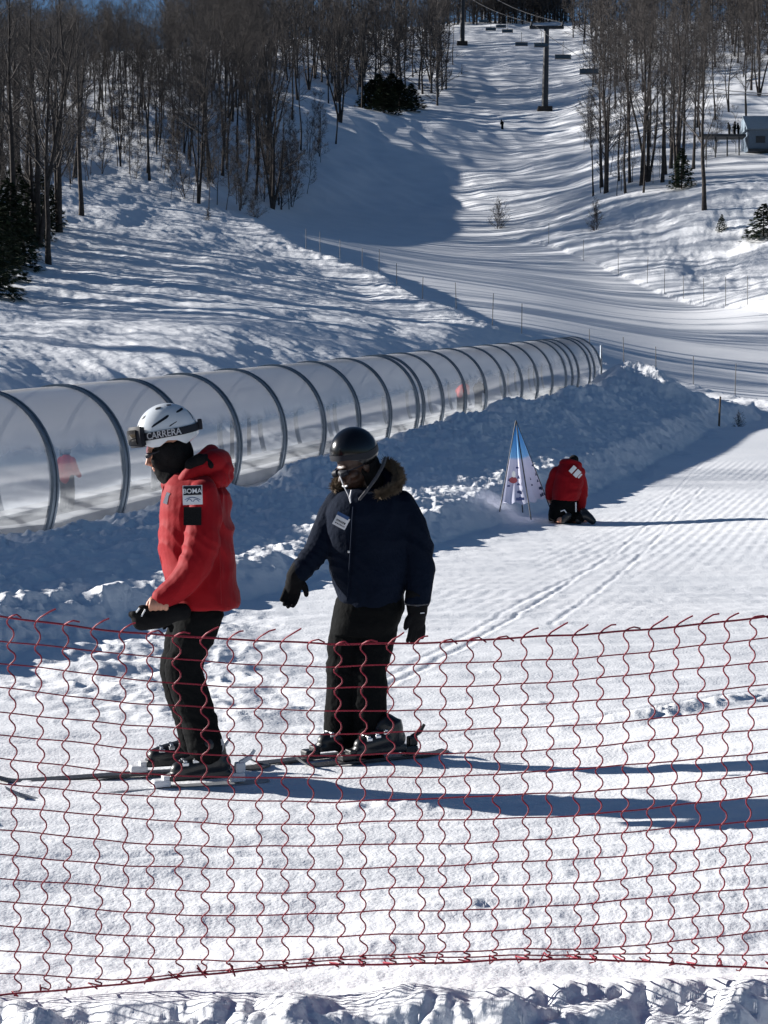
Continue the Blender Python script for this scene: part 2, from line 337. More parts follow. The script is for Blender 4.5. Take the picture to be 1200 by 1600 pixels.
# ---------------------------------------------------------------- conveyor tunnel
def arch(q):
    """q in 0..1 from trail-side foot over the top to the far foot: (across, up) ; across 0 = trail-side edge, -2.6 far edge"""
    a0 = math.asin(.95/1.72)
    tot = math.pi+2*a0; a = -a0+q*tot
    c, s_ = math.cos(a), math.sin(a)
    return (-1.3+1.3*c, .95+(1.45*s_ if s_ > 0 else 1.72*s_))
def tpt(sn, q, off=0):
    ac, up = arch(q); ac2, up2 = arch(min(1, q+.002)) if q < .999 else arch(q); 
    n = Vector((ac+1.3, (up-.95))).normalized()
    ac += n.x*off; up += n.y*off
    p = leg(sn, 0); return p+TPER*ac+Vector((0, 0, up))
def frost_mat():
    m = bpy.data.materials.new('hazy_polycarbonate'); m.use_nodes = True; nt = m.node_tree; L = nt.links.new
    for n in list(nt.nodes):
        if n.type == 'BSDF_PRINCIPLED': nt.nodes.remove(n)
    out = nt.nodes['Material Output']
    at_ = nt.nodes.new('ShaderNodeAttribute'); at_.attribute_name = 'frost'
    tc = nt.nodes.new('ShaderNodeTexCoord'); nz = nt.nodes.new('ShaderNodeTexNoise'); nz.inputs['Scale'].default_value = 1.3; nz.inputs['Detail'].default_value = 5; nz.inputs['Distortion'].default_value = .8
    L(tc.outputs['Object'], nz.inputs['Vector'])
    ad = nt.nodes.new('ShaderNodeMath'); ad.operation = 'MULTIPLY_ADD'; L(nz.outputs['Fac'], ad.inputs[0]); ad.inputs[1].default_value = .5; L(at_.outputs['Fac'], ad.inputs[2])
    mr = nt.nodes.new('ShaderNodeMapRange'); mr.interpolation_type = 'SMOOTHSTEP'; mr.inputs[1].default_value = .66; mr.inputs[2].default_value = .98; mr.inputs[3].default_value = .05; mr.inputs[4].default_value = .93
    L(ad.outputs[0], mr.inputs[0])
    tr_ = nt.nodes.new('ShaderNodeBsdfTransparent'); tr_.inputs[0].default_value = (.86, .88, .90, 1)
    di = nt.nodes.new('ShaderNodeBsdfDiffuse'); di.inputs[0].default_value = (.84,.85,.87,1)
    tl = nt.nodes.new('ShaderNodeBsdfTranslucent'); tl.inputs[0].default_value = (.88, .87, .88, 1)
    m1 = nt.nodes.new('ShaderNodeMixShader'); m1.inputs[0].default_value = .42; L(di.outputs[0], m1.inputs[1]); L(tl.outputs[0], m1.inputs[2])
    m2 = nt.nodes.new('ShaderNodeMixShader'); L(mr.outputs[0], m2.inputs[0]); L(tr_.outputs[0], m2.inputs[1]); L(m1.outputs[0], m2.inputs[2])
    gl = nt.nodes.new('ShaderNodeBsdfGlossy'); gl.inputs['Roughness'].default_value = .14
    fr = nt.nodes.new('ShaderNodeFresnel'); fr.inputs[0].default_value = 1.35
    fm = nt.nodes.new('ShaderNodeMath'); fm.operation = 'MULTIPLY'; L(fr.outputs[0], fm.inputs[0]); fm.inputs[1].default_value = .42
    m3 = nt.nodes.new('ShaderNodeMixShader'); L(fm.outputs[0], m3.inputs[0]); L(m2.outputs[0], m3.inputs[1]); L(gl.outputs[0], m3.inputs[2])
    L(m3.outputs[0], out.inputs[0]); return m
M['frost'] = frost_mat()
M['rib'] = mat('hoop_steel', (.13, .165, .21), .4, .5, metal=.35, var=.2, vscale=3)
M['belt'] = mat('conveyor_rubber', (.07, .07, .075), .8, .2, bump=.3, bscale=30)
M['deck'] = mat('deck_board', (.42, .42, .43), .7, .3, var=.2, vscale=2)
tun = empty('conveyor_tunnel', leg(-5, -1.3)); tag(tun, 'long arched tunnel of hazy clear panels on grey hoops over the ski conveyor', 'tunnel')
NQ = 40
DOUBLE = (8.22, 16.5, 18.4)
ribs = [float(n) for n in range(-9, 20)]+list(DOUBLE); ribs.sort()
for n in ribs:
    m = MB(); wd = .09/TSP
    prof = [(-wd, 0), (-wd, .05), (-wd*.35, .05), (-wd*.35, .035), (wd*.35, .035), (wd*.35, .05), (wd, .05), (wd, 0)]
    vs = [tpt(n+a, q/NQ, o_) for q in range(NQ+1) for a, o_ in prof]; k = len(prof)
    fs = [(q*k+i, q*k+(i+1) % k, (q+1)*k+(i+1) % k, (q+1)*k+i) for q in range(NQ) for i in range(k)]
    m.add(vs, fs); m.build('hoop', M['rib'], tun)
for a, b in zip(ribs[:-1], ribs[1:]):
    aa, bb = a+.096/TSP, b-.096/TSP
    if bb-aa < .02: continue
    nn = 5; vs = []; fa = []
    for i in range(nn+1):
        f = i/nn; sn = aa+(bb-aa)*f; bulge = .012*math.sin(math.pi*f)
        for q in range(NQ+1):
            vs.append(tpt(sn, q/NQ, .012+bulge)); ac, up = arch(q/NQ)
            fa.append(min(1, max(0, (up-.92)/.95))*(1.0-.28*min(1, max(0, a-5)/14)) if True else 0)
    fs = [(i*(NQ+1)+q, i*(NQ+1)+q+1, (i+1)*(NQ+1)+q+1, (i+1)*(NQ+1)+q) for i in range(nn) for q in range(NQ)]
    me = mesh_np('panel', vs, fs, M['frost'], True)
    at_ = me.attributes.new('frost', 'FLOAT', 'POINT'); at_.data.foreach_set('value', np.array(fa, dtype=np.float32))
    link('panel', me, tun)
# conveyor inside
def strip(t0, t1, z0, z1, n0=-9, n1=19.3):
    ns = [n0, -4, 0, .18]+list(range(1, 20, 3))+[n1]; vs = [p for n in ns for p in (leg(n, t0, z0), leg(n, t1, z0), leg(n, t1, z1), leg(n, t0, z1))]; k = len(ns)-1
    return MB().add(vs, [(0, 1, 2, 3), (4*k+3, 4*k+2, 4*k+1, 4*k)]+[(4*i+j, 4*i+4+j, 4*i+4+(j+1) % 4, 4*i+(j+1) % 4) for i in range(k) for j in range(4)])
cv = empty('ski_conveyor', leg(-4, -1.3)); tag(cv, 'flat moving belt with grey side boards running uphill inside the clear tunnel', 'conveyor')
strip(-1.75, -.85, .16, .20).build('belt', M['belt'], cv)
strip(-.85, -.40, .02, .26).build('side_board', M['deck'], cv)
strip(-2.20, -1.75, .02, .26).build('side_board', M['deck'], cv)
# door frame in the far side of the tunnel
df = MB()
for nn in (5.2, 5.62): df.box(leg(nn, -2.52, .95), (.09, .09, 1.9))
for i in range(2): df.tube([leg(5.2, -2.52, 1.88), leg(5.62, -2.52, 1.88)], .06, 6)
df.build('door_frame', M['darksteel'], tun)
# ---------------------------------------------------------------- trees
def prisms(P0, P1, r0, r1, k=3):
    P0 = np.array(P0); P1 = np.array(P1); r0 = np.array(r0)[:, None]; r1 = np.array(r1)[:, None]
    t = P1-P0; t /= np.linalg.norm(t, axis=1, keepdims=True)+1e-9
    a = np.where(np.abs(t[:, 2:3]) < .9, np.array([[0, 0, 1.]]), np.array([[1., 0, 0]])); a = np.cross(t, a); a /= np.linalg.norm(a, axis=1, keepdims=True); b = np.cross(t, a)
    n = len(P0); V = np.zeros((n, 2*k, 3))
    for j in range(k):
        c, s = math.cos(2*math.pi*j/k), math.sin(2*math.pi*j/k); d = a*c+b*s
        V[:, j] = P0+d*r0; V[:, k+j] = P1+d*r1
    base = (np.arange(n)*2*k)[:, None]
    Fq = np.stack([np.concatenate([base+j, base+(j+1) % k, base+k+(j+1) % k, base+k+j], 1) for j in range(k)], 1).reshape(-1, 4)
    return V.reshape(-1, 3), Fq
def rnd_dir(rng, d, ang):
    a = np.cross(d, [0, 0, 1.] if abs(d[2]) < .95 else [1., 0, 0]); a /= np.linalg.norm(a); b = np.cross(d, a)
    ph = rng.uniform(0, 2*math.pi); v = d*math.cos(ang)+(a*math.cos(ph)+b*math.sin(ph))*math.sin(ang)
    return v/np.linalg.norm(v)
def bare_tree(seed, H=17, clear=.4, r=.17, nl=24, spread=.27, fork=False, lv=3, tw=.0078, n2=8, n3=6):
    rng = np.random.default_rng(seed); T = ([], [], [], []); B = ([], [], [], [])
    def seg(L, a, b, ra, rb): L[0].append(a); L[1].append(b); L[2].append(ra); L[3].append(rb)
    def path(p, d, ln, n, wob, lift):
        pts = [p]
        for _ in range(n):
            d = d+rng.normal(0, wob, 3)+np.array([0, 0, lift]); d = d/np.linalg.norm(d); p = p+d*ln/n; pts.append(p)
        return pts
    stems = [(np.zeros(3)-np.array([0, 0, .6]), np.array([rng.normal(0, .03), rng.normal(0, .03), 1.]), H+.6, r)]
    if fork: 
        for _ in range(rng.integers(1, 3)): stems.append((np.array([0, 0, -.5]), np.array([rng.normal(0, .12), rng.normal(0, .12), 1.]), H*rng.uniform(.75, .95), r*.75))
    for p, d, ln, rr in stems:
        d = d/np.linalg.norm(d); pts = path(p, d, ln, 10, .035, .02)
        rad = [rr*(1-.88*(i/10)**.9)*(1.25 if i == 0 else 1) for i in range(11)]
        for i in range(10): seg(T, pts[i], pts[i+1], rad[i], rad[i+1])
        for q in range(nl if rr == r else nl//2):
            f = clear+(1-clear)*((q+rng.uniform(0, 1))/nl if rr == r else rng.uniform(0, 1)); f = min(f, .985)
            i = int(f*10); g = f*10-i; bp = pts[i]*(1-g)+pts[i+1]*g; br = (rad[i]*(1-g)+rad[i+1]*g)
            rel = (f-clear)/(1-clear)
            L1 = H*spread*(1.05-.6*rel)*rng.uniform(.6, 1.2)
            d1 = rnd_dir(rng, np.array([0, 0, 1.]), rng.uniform(.55, 1.15)-.2*rel)
            p1 = path(bp, d1, L1, 4, .10, .07); r1 = min(br*.6, .012*L1+.012)
            for i1 in range(4): seg(B, p1[i1], p1[i1+1], r1*(1-i1*.2), r1*(1-(i1+1)*.2)+.003)
            for _ in range(n2):
                f2 = rng.uniform(.15, 1)*4; i2 = min(3, int(f2)); g2 = f2-i2; b2 = p1[i2]*(1-g2)+p1[i2+1]*g2
                dd = (p1[i2+1]-p1[i2]); dd /= np.linalg.norm(dd)
                L2 = L1*rng.uniform(.25, .5); p2 = path(b2, rnd_dir(rng, dd, rng.uniform(.4, .9)), L2, 3, .12, .06)
                for i3 in range(3): seg(B, p2[i3], p2[i3+1], tw*1.5*(1-i3*.2), tw*1.5*(1-(i3+1)*.2))
                if lv < 3: continue
                for _ in range(n3):
                    f3 = rng.uniform(.1, 1)*3; i3 = min(2, int(f3)); g3 = f3-i3; b3 = p2[i3]*(1-g3)+p2[i3+1]*g3
                    dd2 = p2[i3+1]-p2[i3]; dd2 /= np.linalg.norm(dd2)
                    L3 = L2*rng.uniform(.3, .6)+.15; p3 = path(b3, rnd_dir(rng, dd2, rng.uniform(.35, .8)), L3, 2, .12, .05)
                    seg(B, p3[0], p3[1], tw, tw*.8); seg(B, p3[1], p3[2], tw*.8, tw*.4)
                    dd3 = p3[1]-p3[0]; dd3 /= np.linalg.norm(dd3)
                    e = p3[1]+rnd_dir(rng, dd3, .6)*L3*.5; seg(B, p3[1], e, tw*.8, tw*.4)
    V, Fq = prisms(*T, k=6); W, G = prisms(*B, k=3)
    return mesh_np('trunk', V, Fq, M['bark'], True), mesh_np('crown', W, G, M['twig'])
def spruce(seed, H=7, rb=1.8, n=900):
    rng = np.random.default_rng(seed); V, Fq = prisms([[0, 0, -.4]], [[0, 0, H]], [.02*H], [.01], 6)
    tr_ = mesh_np('trunk', V, Fq, M['bark'])
    vs = []; fs = []
    for _ in range(n):
        f = rng.uniform(0, 1)**1.2; z = H*(.04+.95*f); rr = rb*(1-f)**.8*rng.uniform(.15, 1.0); a = rng.uniform(0, 2*math.pi)
        c = np.array([math.cos(a)*rr, math.sin(a)*rr, z-rr*.25+rng.normal(0, .08)]); L = rng.uniform(.25, .5)*(1.2-f*.5)
        out = np.array([math.cos(a+rng.normal(0, .5)), math.sin(a+rng.normal(0, .5)), rng.uniform(-.5, .15)]); out /= np.linalg.norm(out)
        sd_ = np.cross(out, [0, 0, 1]); sd_ /= np.linalg.norm(sd_); sd_ = sd_+np.array([0, 0, rng.normal(0, .3)])
        for j in range(5):
            o2 = out*math.cos((j-2)*.35)+sd_*math.sin((j-2)*.35); k = len(vs)
            vs += [c, c+o2*L*.6+sd_*.05, c+o2*L, c+o2*L*.6-sd_*.05]; fs.append((k, k+1, k+2, k+3))
    return tr_, mesh_np('crown', np.array(vs), np.array(fs), M['needle'])
VAR = [bare_tree(100+i, H=17, clear=(.42, .34, .5, .38, .3, .46, .4)[i], r=(.20, .17, .15, .19, .16, .14, .18)[i], fork=(i in (1, 4)), nl=(28, 28, 24, 30, 27, 24, 28)[i], spread=(.29, .27, .24, .3, .27, .23, .32)[i]) for i in range(7)]
SAP = [bare_tree(200+i, H=7, clear=(.2, .1, .3)[i], r=.05, nl=(16, 20, 14)[i], spread=.22, fork=(i == 1), n2=5, n3=4, tw=.009) for i in range(3)]
THIN = [bare_tree(600+i, H=17, clear=(.3, .4, .5, .35)[i], r=(.27, .23, .18, .25)[i], fork=(i == 0), nl=(22, 18, 16, 24)[i], spread=(.27, .22, .2, .3)[i], n2=6, n3=4, tw=.009) for i in range(4)]
EVG = [spruce(300, 7, 1.9, 1100), spruce(301, 5, 2.0, 900)]
BUSH = [bare_tree(400, H=2.2, clear=.02, r=.03, nl=26, spread=.5, fork=True, n2=5, n3=3, tw=.007)]
TREES = []
def plant(name, var, x, y, sc, rz, label, cat, group=None, sink=0, lean=(0, 0)):
    o = empty(name, (x, y, GZ(x, y)-sink), rz); o.scale = (sc, sc, sc); o.rotation_euler = (lean[0], lean[1], rz)
    for nm, me in zip(('trunk', 'crown'), var):
        c = bpy.data.objects.new(nm, me); COL.objects.link(c); c.parent = o
    tag(o, label, cat, group); TREES.append(o); return o
def inv(px, D): return (at(px, 700, D).x, D)
_gd = np.arange(60, 520, 2.0)
def solve_D(px, py, lo=60):
    """distance at which the ground shows at this row"""
    xs = (px-600)/F*_gd; z = ground(xs, _gd, False)[0]
    rows = 800-F*((z-CAMH)/_gd+math.tan(PITCH))/(1-(z-CAMH)/_gd*math.tan(PITCH))
    ok = (rows <= py) & (_gd >= lo)
    return float(_gd[np.argmax(ok)]) if ok.any() else 450.0
def in_poly(px, py, poly):
    c = False; n = len(poly)
    for i in range(n):
        x0, y0 = poly[i]; x1, y1 = poly[(i+1) % n]
        if (y0 > py) != (y1 > py) and px < (x1-x0)*(py-y0)/(y1-y0)+x0: c = not c
    return c
rng = random.Random(7)
def scatter(poly, n, fn, minsep=1.5):
    got = []; tries = 0; xs = [p[0] for p in poly]; ys = [p[1] for p in poly]
    Dmin = 80; Dmax = 450
    while len(got) < n and tries < 4000:
        tries += 1; px = rng.uniform(min(xs), max(xs)); py = rng.uniform(min(ys), max(ys))
        if not in_poly(px, py, poly): continue
        D = solve_D(px, py); x, y = inv(px, D)
        if any((x-a)**2+(y-b)**2 < minsep**2 for a, b in got): continue
        got.append((x, y)); fn(x, y, px, py)
    return got
WL = 'trees of the left wood'
def t_left(x, y, px, py):
    if px > 430 and rng.random() < .42: return
    if px < 130 and y < 142 and rng.random() < .6: return
    i = rng.randrange(7)
    plant('bare_tree', THIN[i % 4] if px > 400 or (y < 165 and rng.random() < .6) else VAR[i], x, y, rng.uniform(.72, 1.12)*(.72 if px < 300 and y > 165 else 1), rng.uniform(0, 6.28), 'bare leafless hardwood tree in the dense wood on the left hillside', 'tree', WL, lean=(rng.gauss(0, .03), rng.gauss(0, .03)))
scatter([(-60, 395), (40, 372), (110, 300), (150, 262), (230, 262), (330, 280), (470, 285), (510, 240), (560, 215), (590, 172), (650, 168), (718, 150), (712, 60), (560, 75), (300, 80), (-60, 100)], 150, t_left, 2.0)
scatter([(130, 292), (240, 300), (330, 330), (440, 330), (490, 300), (480, 270), (300, 260), (150, 260)], 14, t_left, 2)
def s_left(x, y, px, py):
    i = rng.randrange(3)
    plant('bare_sapling', SAP[i], x, y, rng.uniform(.55, 1.25), rng.uniform(0, 6.28), 'thin leafless sapling in the undergrowth at the foot of the left wood', 'sapling', 'saplings under the left wood', lean=(rng.gauss(0, .08), rng.gauss(0, .08)))
scatter([(20, 400), (120, 300), (200, 290), (330, 335), (440, 338), (490, 310), (520, 240), (300, 210), (60, 230)], 95, s_left, 1.0)
scatter([(520, 168), (600, 165), (716, 150), (712, 55), (600, 45), (500, 110)], 34, t_left, 2.0)
scatter([(20, 230), (300, 240), (520, 205), (590, 170), (560, 90), (300, 95), (-40, 120)], 120, t_left, 1.8)
scatter([(-30, 380), (30, 370), (110, 300), (140, 265), (60, 250), (-40, 270)], 26, s_left, .8)
# near trees at the left edge
for px, D, sc in ((-25, 92, 1.05), (25, 100, 1.02), (62, 108, .98), (-55, 100, 1.1), (95, 118, 1.0), (-5, 112, 1.08), (45, 122, 1.0), (130, 130, .95), (78, 100, .85)):
    x, y = inv(px, D); plant('bare_tree', THIN[rng.randrange(4)], x, y, sc, rng.uniform(0, 6), 'tall dark bare tree at the left edge of the picture above the shaded slope', 'tree', 'near trees at the left edge')
for px, D, sc in ((8, 90, .8), (-30, 84, 1.0), (40, 101, .6), (-10, 80, .85), (20, 96, 1.0), (-20, 97, 1.2), (55, 112, .8), (28, 108, 1.1), (84, 122, .6), (70, 118, .8)):
    x, y = inv(px, D); plant('evergreen_shrub', EVG[1], x, y, sc, rng.uniform(0, 6), 'dark evergreen shrub low at the left edge under the bare trees', 'shrub', 'dark evergreens at the left edge')
# trees off to the left whose shadows fall across the near slope
for i in range(26):
    y = rng.uniform(56, 118); x = -rng.uniform(60, 78) if y < 84 else -rng.uniform(46, 70)
    if i % 13 == 5: plant('evergreen_tree', EVG[0], x, y, rng.uniform(1.7, 2.4), i, 'tall evergreen standing left of the shaded slope, seen by its shadow', 'evergreen', 'evergreens beyond the left edge'); continue
    if x/y > -.262: x = -.262*y-rng.uniform(1, 8)
    plant('bare_tree', THIN[rng.randrange(4)], x, y, rng.uniform(.85, 1.1), rng.uniform(0, 6), 'bare tree standing left of the shaded slope, seen by its shadow', 'tree', 'trees beyond the left edge')
# right wood
RT = [((945, 300), .19, 1.0), ((938, 292), .15, .95), ((1000, 290), .2, 1.05), ((1010, 282), .15, 1.0), ((975, 300), .1, .8), ((982, 285), .12, .85), ((1003, 300), .08, .7), ((1032, 285), .12, .9), ((1038, 270), .1, .85), ((1055, 290), .16, 1.0), ((1063, 278), .12, .95), ((965, 282), .11, .8), ((925, 305), .05, .6), ((1045, 262), .14, .95), ((1080, 262), .12, .9)]
for i, ((px, py), r_, sc) in enumerate(RT):
    D = solve_D(px, py+3); x, y = inv(px, D)
    plant('bare_tree', THIN[(0, 1, 3, 0, 2, 1, 2, 1, 2, 0, 1, 2, 2, 3, 1)[i]], x, y, sc, i*1.7, 'bare trunk in the clump of trees on the snowy knoll right of the run', 'tree', 'clump of trees on the right knoll')
D = solve_D(1098, 337); x, y = inv(1098, D)
plant('bare_tree', THIN[3], x, y, .95, .4, 'lone bare tree standing right of and in front of the clump on the knoll', 'tree')
def t_right(x, y, px, py):
    plant('bare_tree', (THIN*2+VAR)[rng.randrange(15)], x, y, rng.uniform(.7, 1.0), rng.uniform(0, 6.28), 'bare tree in the open wood on the upper right hillside', 'tree', 'trees of the upper right wood')
scatter([(905, 60), (935, 175), (980, 235), (1080, 235), (1210, 165), (1230, 60)], 40, t_right, 2.5)
def s_right(x, y, px, py):
    plant('bare_sapling', SAP[rng.randrange(3)], x, y, rng.uniform(.5, 1.1), rng.uniform(0, 6.28), 'thin leafless sapling or brush around the right clump of trees', 'sapling', 'brush around the right clump')
scatter([(895, 230), (915, 300), (960, 310), (1080, 310), (1150, 240), (1000, 200), (920, 180)], 26, s_right, 1)
for (px, py, sc, v) in ((600, 180, 1.25, 1), (624, 178, 1.35, 1), (580, 174, 1.2, 1), (642, 174, 1.1, 1), (612, 172, 1.5, 1), (592, 170, 1.4, 1)):
    D = solve_D(px, py-4); x, y = inv(px, D); plant('evergreen_tree', EVG[v], x, y, sc, px, 'dark evergreen in the low row at the top of the shaded crest', 'evergreen', 'evergreens on the crest').scale = (sc*1.35, sc*1.35, sc*.8)
for (px, py, sc, v, lb) in ((1062, 296, .5, 0, 'small dark hemlock at the right side of the tree clump'),):
    D = solve_D(px, py); x, y = inv(px, D); plant('evergreen_tree', EVG[1], x, y, sc, px, lb, 'evergreen').scale = (.85, .85, .8)
D = solve_D(1186, 378); x, y = inv(1190, D); plant('evergreen_shrub', EVG[1], x, y, .62, 2, 'low dark green bush on the bank at the right edge', 'shrub', sink=.4).scale = (1.05, 1.05, .62)
D = solve_D(1125, 368); x, y = inv(1125, D); plant('evergreen_shrub', EVG[1], x, y, .35, 1, 'small dark shrub half buried in the shaded hollow near the right edge', 'shrub', sink=.3)
for (px, py, sc, lb) in ((930, 362, 1.2, 'brown tuft of dead brush on the bank below the right clump'), (327, 345, .5, 'small brown brush poking out of the snow at the top of the left slope'), (400, 340, 1.2, 'dark heap of fallen brush at the foot of the left wood'), (775, 358, 1.3, 'few thin dry stalks on the lip beside the run'), (1152, 668, .25, 'little dark twig clump on the rough snow near the right edge')):
    D = solve_D(px, py, lo=60 if py > 600 else 100) if py < 600 else 55; x, y = inv(px, D); plant('dead_brush', BUSH[0], x, y, sc, px, lb, 'brush', sink=.1)
# wood along the ridge
def t_ridge(x, y, px, py):
    plant('bare_tree', VAR[rng.randrange(7)], x, y, rng.uniform(.75, 1.05), rng.uniform(0, 6.28), 'small far bare tree on the skyline ridge above the lift', 'tree', 'trees along the ridge')
scatter([(718, 36), (905, 44), (1230, 60), (1230, 36), (940, 38)], 22, t_ridge, 3)
def far_wood():
    P = []; Q = []; r0 = []; r1 = []; g = np.random.default_rng(5)
    base = [(np.array([v.co[:] for v in cr.vertices]), np.array([p.vertices[:] for p in cr.polygons]), np.array([v.co[:] for v in tk.vertices]), np.array([p.vertices[:] for p in tk.polygons])) for tk, cr in [bare_tree(500+i, H=17, clear=.06, r=.2, nl=26, spread=.3, lv=2, n2=9, tw=.034) for i in range(3)]]
    Vs = []; Fs = []; n = 0
    for _ in range(500):
        px = g.uniform(-90, 1290); D = g.uniform(300, 478)
        if _ > 430: px = g.uniform(680, 900)
        if px < 265: continue
        if 690 < px < 890: D = g.uniform(448, 474)
        x, y = inv(px, D); z = GZ(x, y); b = base[g.integers(3)]; s = g.uniform(.8, 1.2); a = g.uniform(0, 6.28); c_, s_ = math.cos(a), math.sin(a)
        for V, Fq in ((b[0], b[1]), (b[2], b[3])):
            W = np.stack([V[:, 0]*c_-V[:, 1]*s_, V[:, 0]*s_+V[:, 1]*c_, V[:, 2]], 1)*s+[x, y, z]; Vs.append(W); Fs.append(Fq+n); n += len(W)
    o = link('far_wood', mesh_np('far_wood', np.concatenate(Vs), np.concatenate(Fs), M['twig'])); tag(o, 'far brown-grey mass of bare woodland along the ridge', 'woodland', kind='stuff')
far_wood()
# ---------------------------------------------------------------- safety net in front
def interp(xs, ys, x): return float(np.interp(x, xs, ys))
M['net'] = mat('red_net_cord', (.23, .010, .027), .5, .4, var=.15, vscale=8)
ND = 4.8
def net_pt(px, py, depth=0): return at(px, py, ND+depth)
TOPX = [-400, 0, 100, 200, 350, 520, 700, 900, 1000, 1200, 1600]; TOPY = [925, 963, 975, 988, 1000, 1006, 1003, 993, 984, 963, 925]
BOTX = [-400, 0, 150, 300, 500, 600, 700, 800, 900, 1000, 1200, 1600]; BOTY = [1600, 1556, 1541, 1524, 1509, 1506, 1503, 1499, 1500, 1503, 1512, 1530]
NROW = 17
def row_y(r, px):
    t = interp(TOPX, TOPY, px); b = interp(BOTX, BOTY, px)
    sp_ = interp([-400, 0, 600, 1200, 1600], [37.8, 37.2, 34.9, 35.2, 36], px)
    y = t+r*sp_
    lim = b-(NROW-1-r)*interp([-400, 0, 250, 500, 750, 900, 1050, 1200, 1600], [9, 6, 5, 7, 7, 9, 14, 18, 22], px)
    return min(y, lim)+1.3*math.sin(px*.013+r*1.9)+.5*math.sin(px*.05+r)
def net_d(px, py): return .05*math.sin(px*.004+1)+.04*math.sin(px*.0025+py*.006)
net = empty('safety_net', at(600, 1506, ND)); tag(net, 'slack red cord safety net strung across the foreground in front of the skiers', 'net')
def cord_mesh(paths, r, k=5):
    V = []; Fs = []
    n = 0
    for P in paths:
        P = np.array(P); T = np.gradient(P, axis=0); T /= np.linalg.norm(T, axis=1, keepdims=True)+1e-9
        a = np.cross(T, [0, 1, 0]); a /= np.linalg.norm(a, axis=1, keepdims=True)+1e-9; b = np.cross(T, a)
        rr = r if np.isscalar(r) else r
        ring = np.stack([P+(a*math.cos(2*math.pi*j/k)+b*math.sin(2*math.pi*j/k))*rr for j in range(k)], 1)
        m = len(P); V.append(ring.reshape(-1, 3)); i = np.arange(m-1)[:, None]*k; j = np.arange(k)[None]
        Fs.append(np.stack([n+i+j, n+i+(j+1) % k, n+i+k+(j+1) % k, n+i+k+j], -1).reshape(-1, 4)); n += m*k
    return np.concatenate(V), np.concatenate(Fs)
xs = list(range(-390, 1600, 6))
hp = [[net_pt(x, row_y(r, x), net_d(x, row_y(r, x))) for x in xs] for r in range(1, NROW-1)]
for r, nm in ((0, 'top_cord'), (NROW-1, 'bottom_cord')):
    V, Fq = cord_mesh([[net_pt(x, row_y(r, x), net_d(x, row_y(r, x))) for x in xs]], .0032); link(nm, mesh_np(nm, V, Fq, M['net'], True), net)
rg = random.Random(3); vp = []; ends = []
x0 = -380.0
while x0 < 1590:
    pts = []; px = x0; drift = rg.uniform(-3, 3)
    for r in range(NROW-1):
        ya = row_y(r, px); yb = row_y(r+1, px); amp = (6.5+rg.uniform(-1.5, 1.5))*interp([0, 600, 1200], [1, 1, .85], px)*(1 if yb-ya > 20 else .8)
        for q in range(8):
            f = q/8; dx = -amp*math.sin(2*math.pi*f*1.0+.5)*(1 if f < .55 else .75)
            y = ya+(yb-ya)*f; xx = px+dx+amp*.48+drift*r*.12
            pts.append(net_pt(xx, y, net_d(px, y)-.004+.006*math.sin(f*6.28)))
        px += rg.uniform(-1.0, 1.0)+interp([0, 1200], [.6, -.5], px)
    vp.append(pts)
    # loose end at the top
    a = rg.choice((0, 1, 1, 2)); y = row_y(0, x0); L = rg.uniform(14, 26)
    p0 = pts[0]
    if a == 0: e = [net_pt(x0+5, y-3, -.004), net_pt(x0+5+L*.5, y-5, -.006), net_pt(x0+5+L, y+rg.uniform(-2, 4), -.006)]
    elif a == 1: e = [net_pt(x0+6, y-6, -.004), net_pt(x0+8+L*.5, y-6-L*.35, -.006), net_pt(x0+8+L*.9, y-7-L*.6*rg.uniform(.5, 1), -.004)]
    else: e = [net_pt(x0+7, y-4, -.005), net_pt(x0+14, y-6, -.008), net_pt(x0+24, y-4, -.004)]
    ends.append([p0]+e)
    # knotted tails along the bottom cord
    yb = row_y(NROW-1, px); 
    ends.append([pts[-1], net_pt(px+rg.uniform(-14, 4), yb-rg.uniform(2, 12), -.008), net_pt(px+rg.uniform(-10, 10), yb+rg.uniform(-2, 7), -.01), net_pt(px+rg.uniform(-16, 8), yb-rg.uniform(-6, 16), -.006)])
    x0 += 43.4+rg.uniform(-1.5, 1.5)-interp([0, 1200], [0, 4], x0)
A = [cord_mesh(hp, .0022), cord_mesh(vp, .0025), cord_mesh(ends, .0026)]; n = 0; VV = []; FF = []
for V, Fq in A: VV.append(V); FF.append(Fq+n); n += len(V)
link('netting', mesh_np('netting', np.concatenate(VV), np.concatenate(FF), M['net'], True), net)
# ---------------------------------------------------------------- marker poles
M['pole'] = mat('grey_pole', (.16, .15, .14), .7, .3); M['wood'] = mat('old_wood', (.12, .09, .065), .85, .2, bump=.3)
def pole(px, py, D, h, r, label, group=None, lean=0, m='pole', name='marker_pole'):
    p = at(px, py, D); z = GZ(p.x, p.y, True)
    b = MB(); b.tube([(p.x, p.y, z-.3), (p.x+lean*h*.5, p.y, z+h*.5), (p.x+lean*h, p.y, z+h)], [r, r, r*.85], 6)
    o = b.build(name, M[m], None, True); tag(o, label, 'pole', group); return o
rp = random.Random(11)
for px, py in ((478, 406), (500, 415), (531, 420), (566, 424), (592, 443), (620, 462), (660, 488), (713, 508), (769, 530), (815, 545), (922, 575), (975, 594), (1025, 608), (1083, 628), (1148, 642)):
    e = [q for q in EDGE]; D = float(np.interp(px, [405, 430, 475, 530, 592, 660, 713, 769, 870, 975, 1085, 1200], [145, 138, 129, 124, 117, 100, 95, 88, 87, 84, 80, 74]))
    pole(px, py, D, rp.uniform(1.45, 1.75), .022, 'thin grey pole in the row along the near edge of the run', 'poles along the near edge of the run', rp.uniform(-.04, .04))
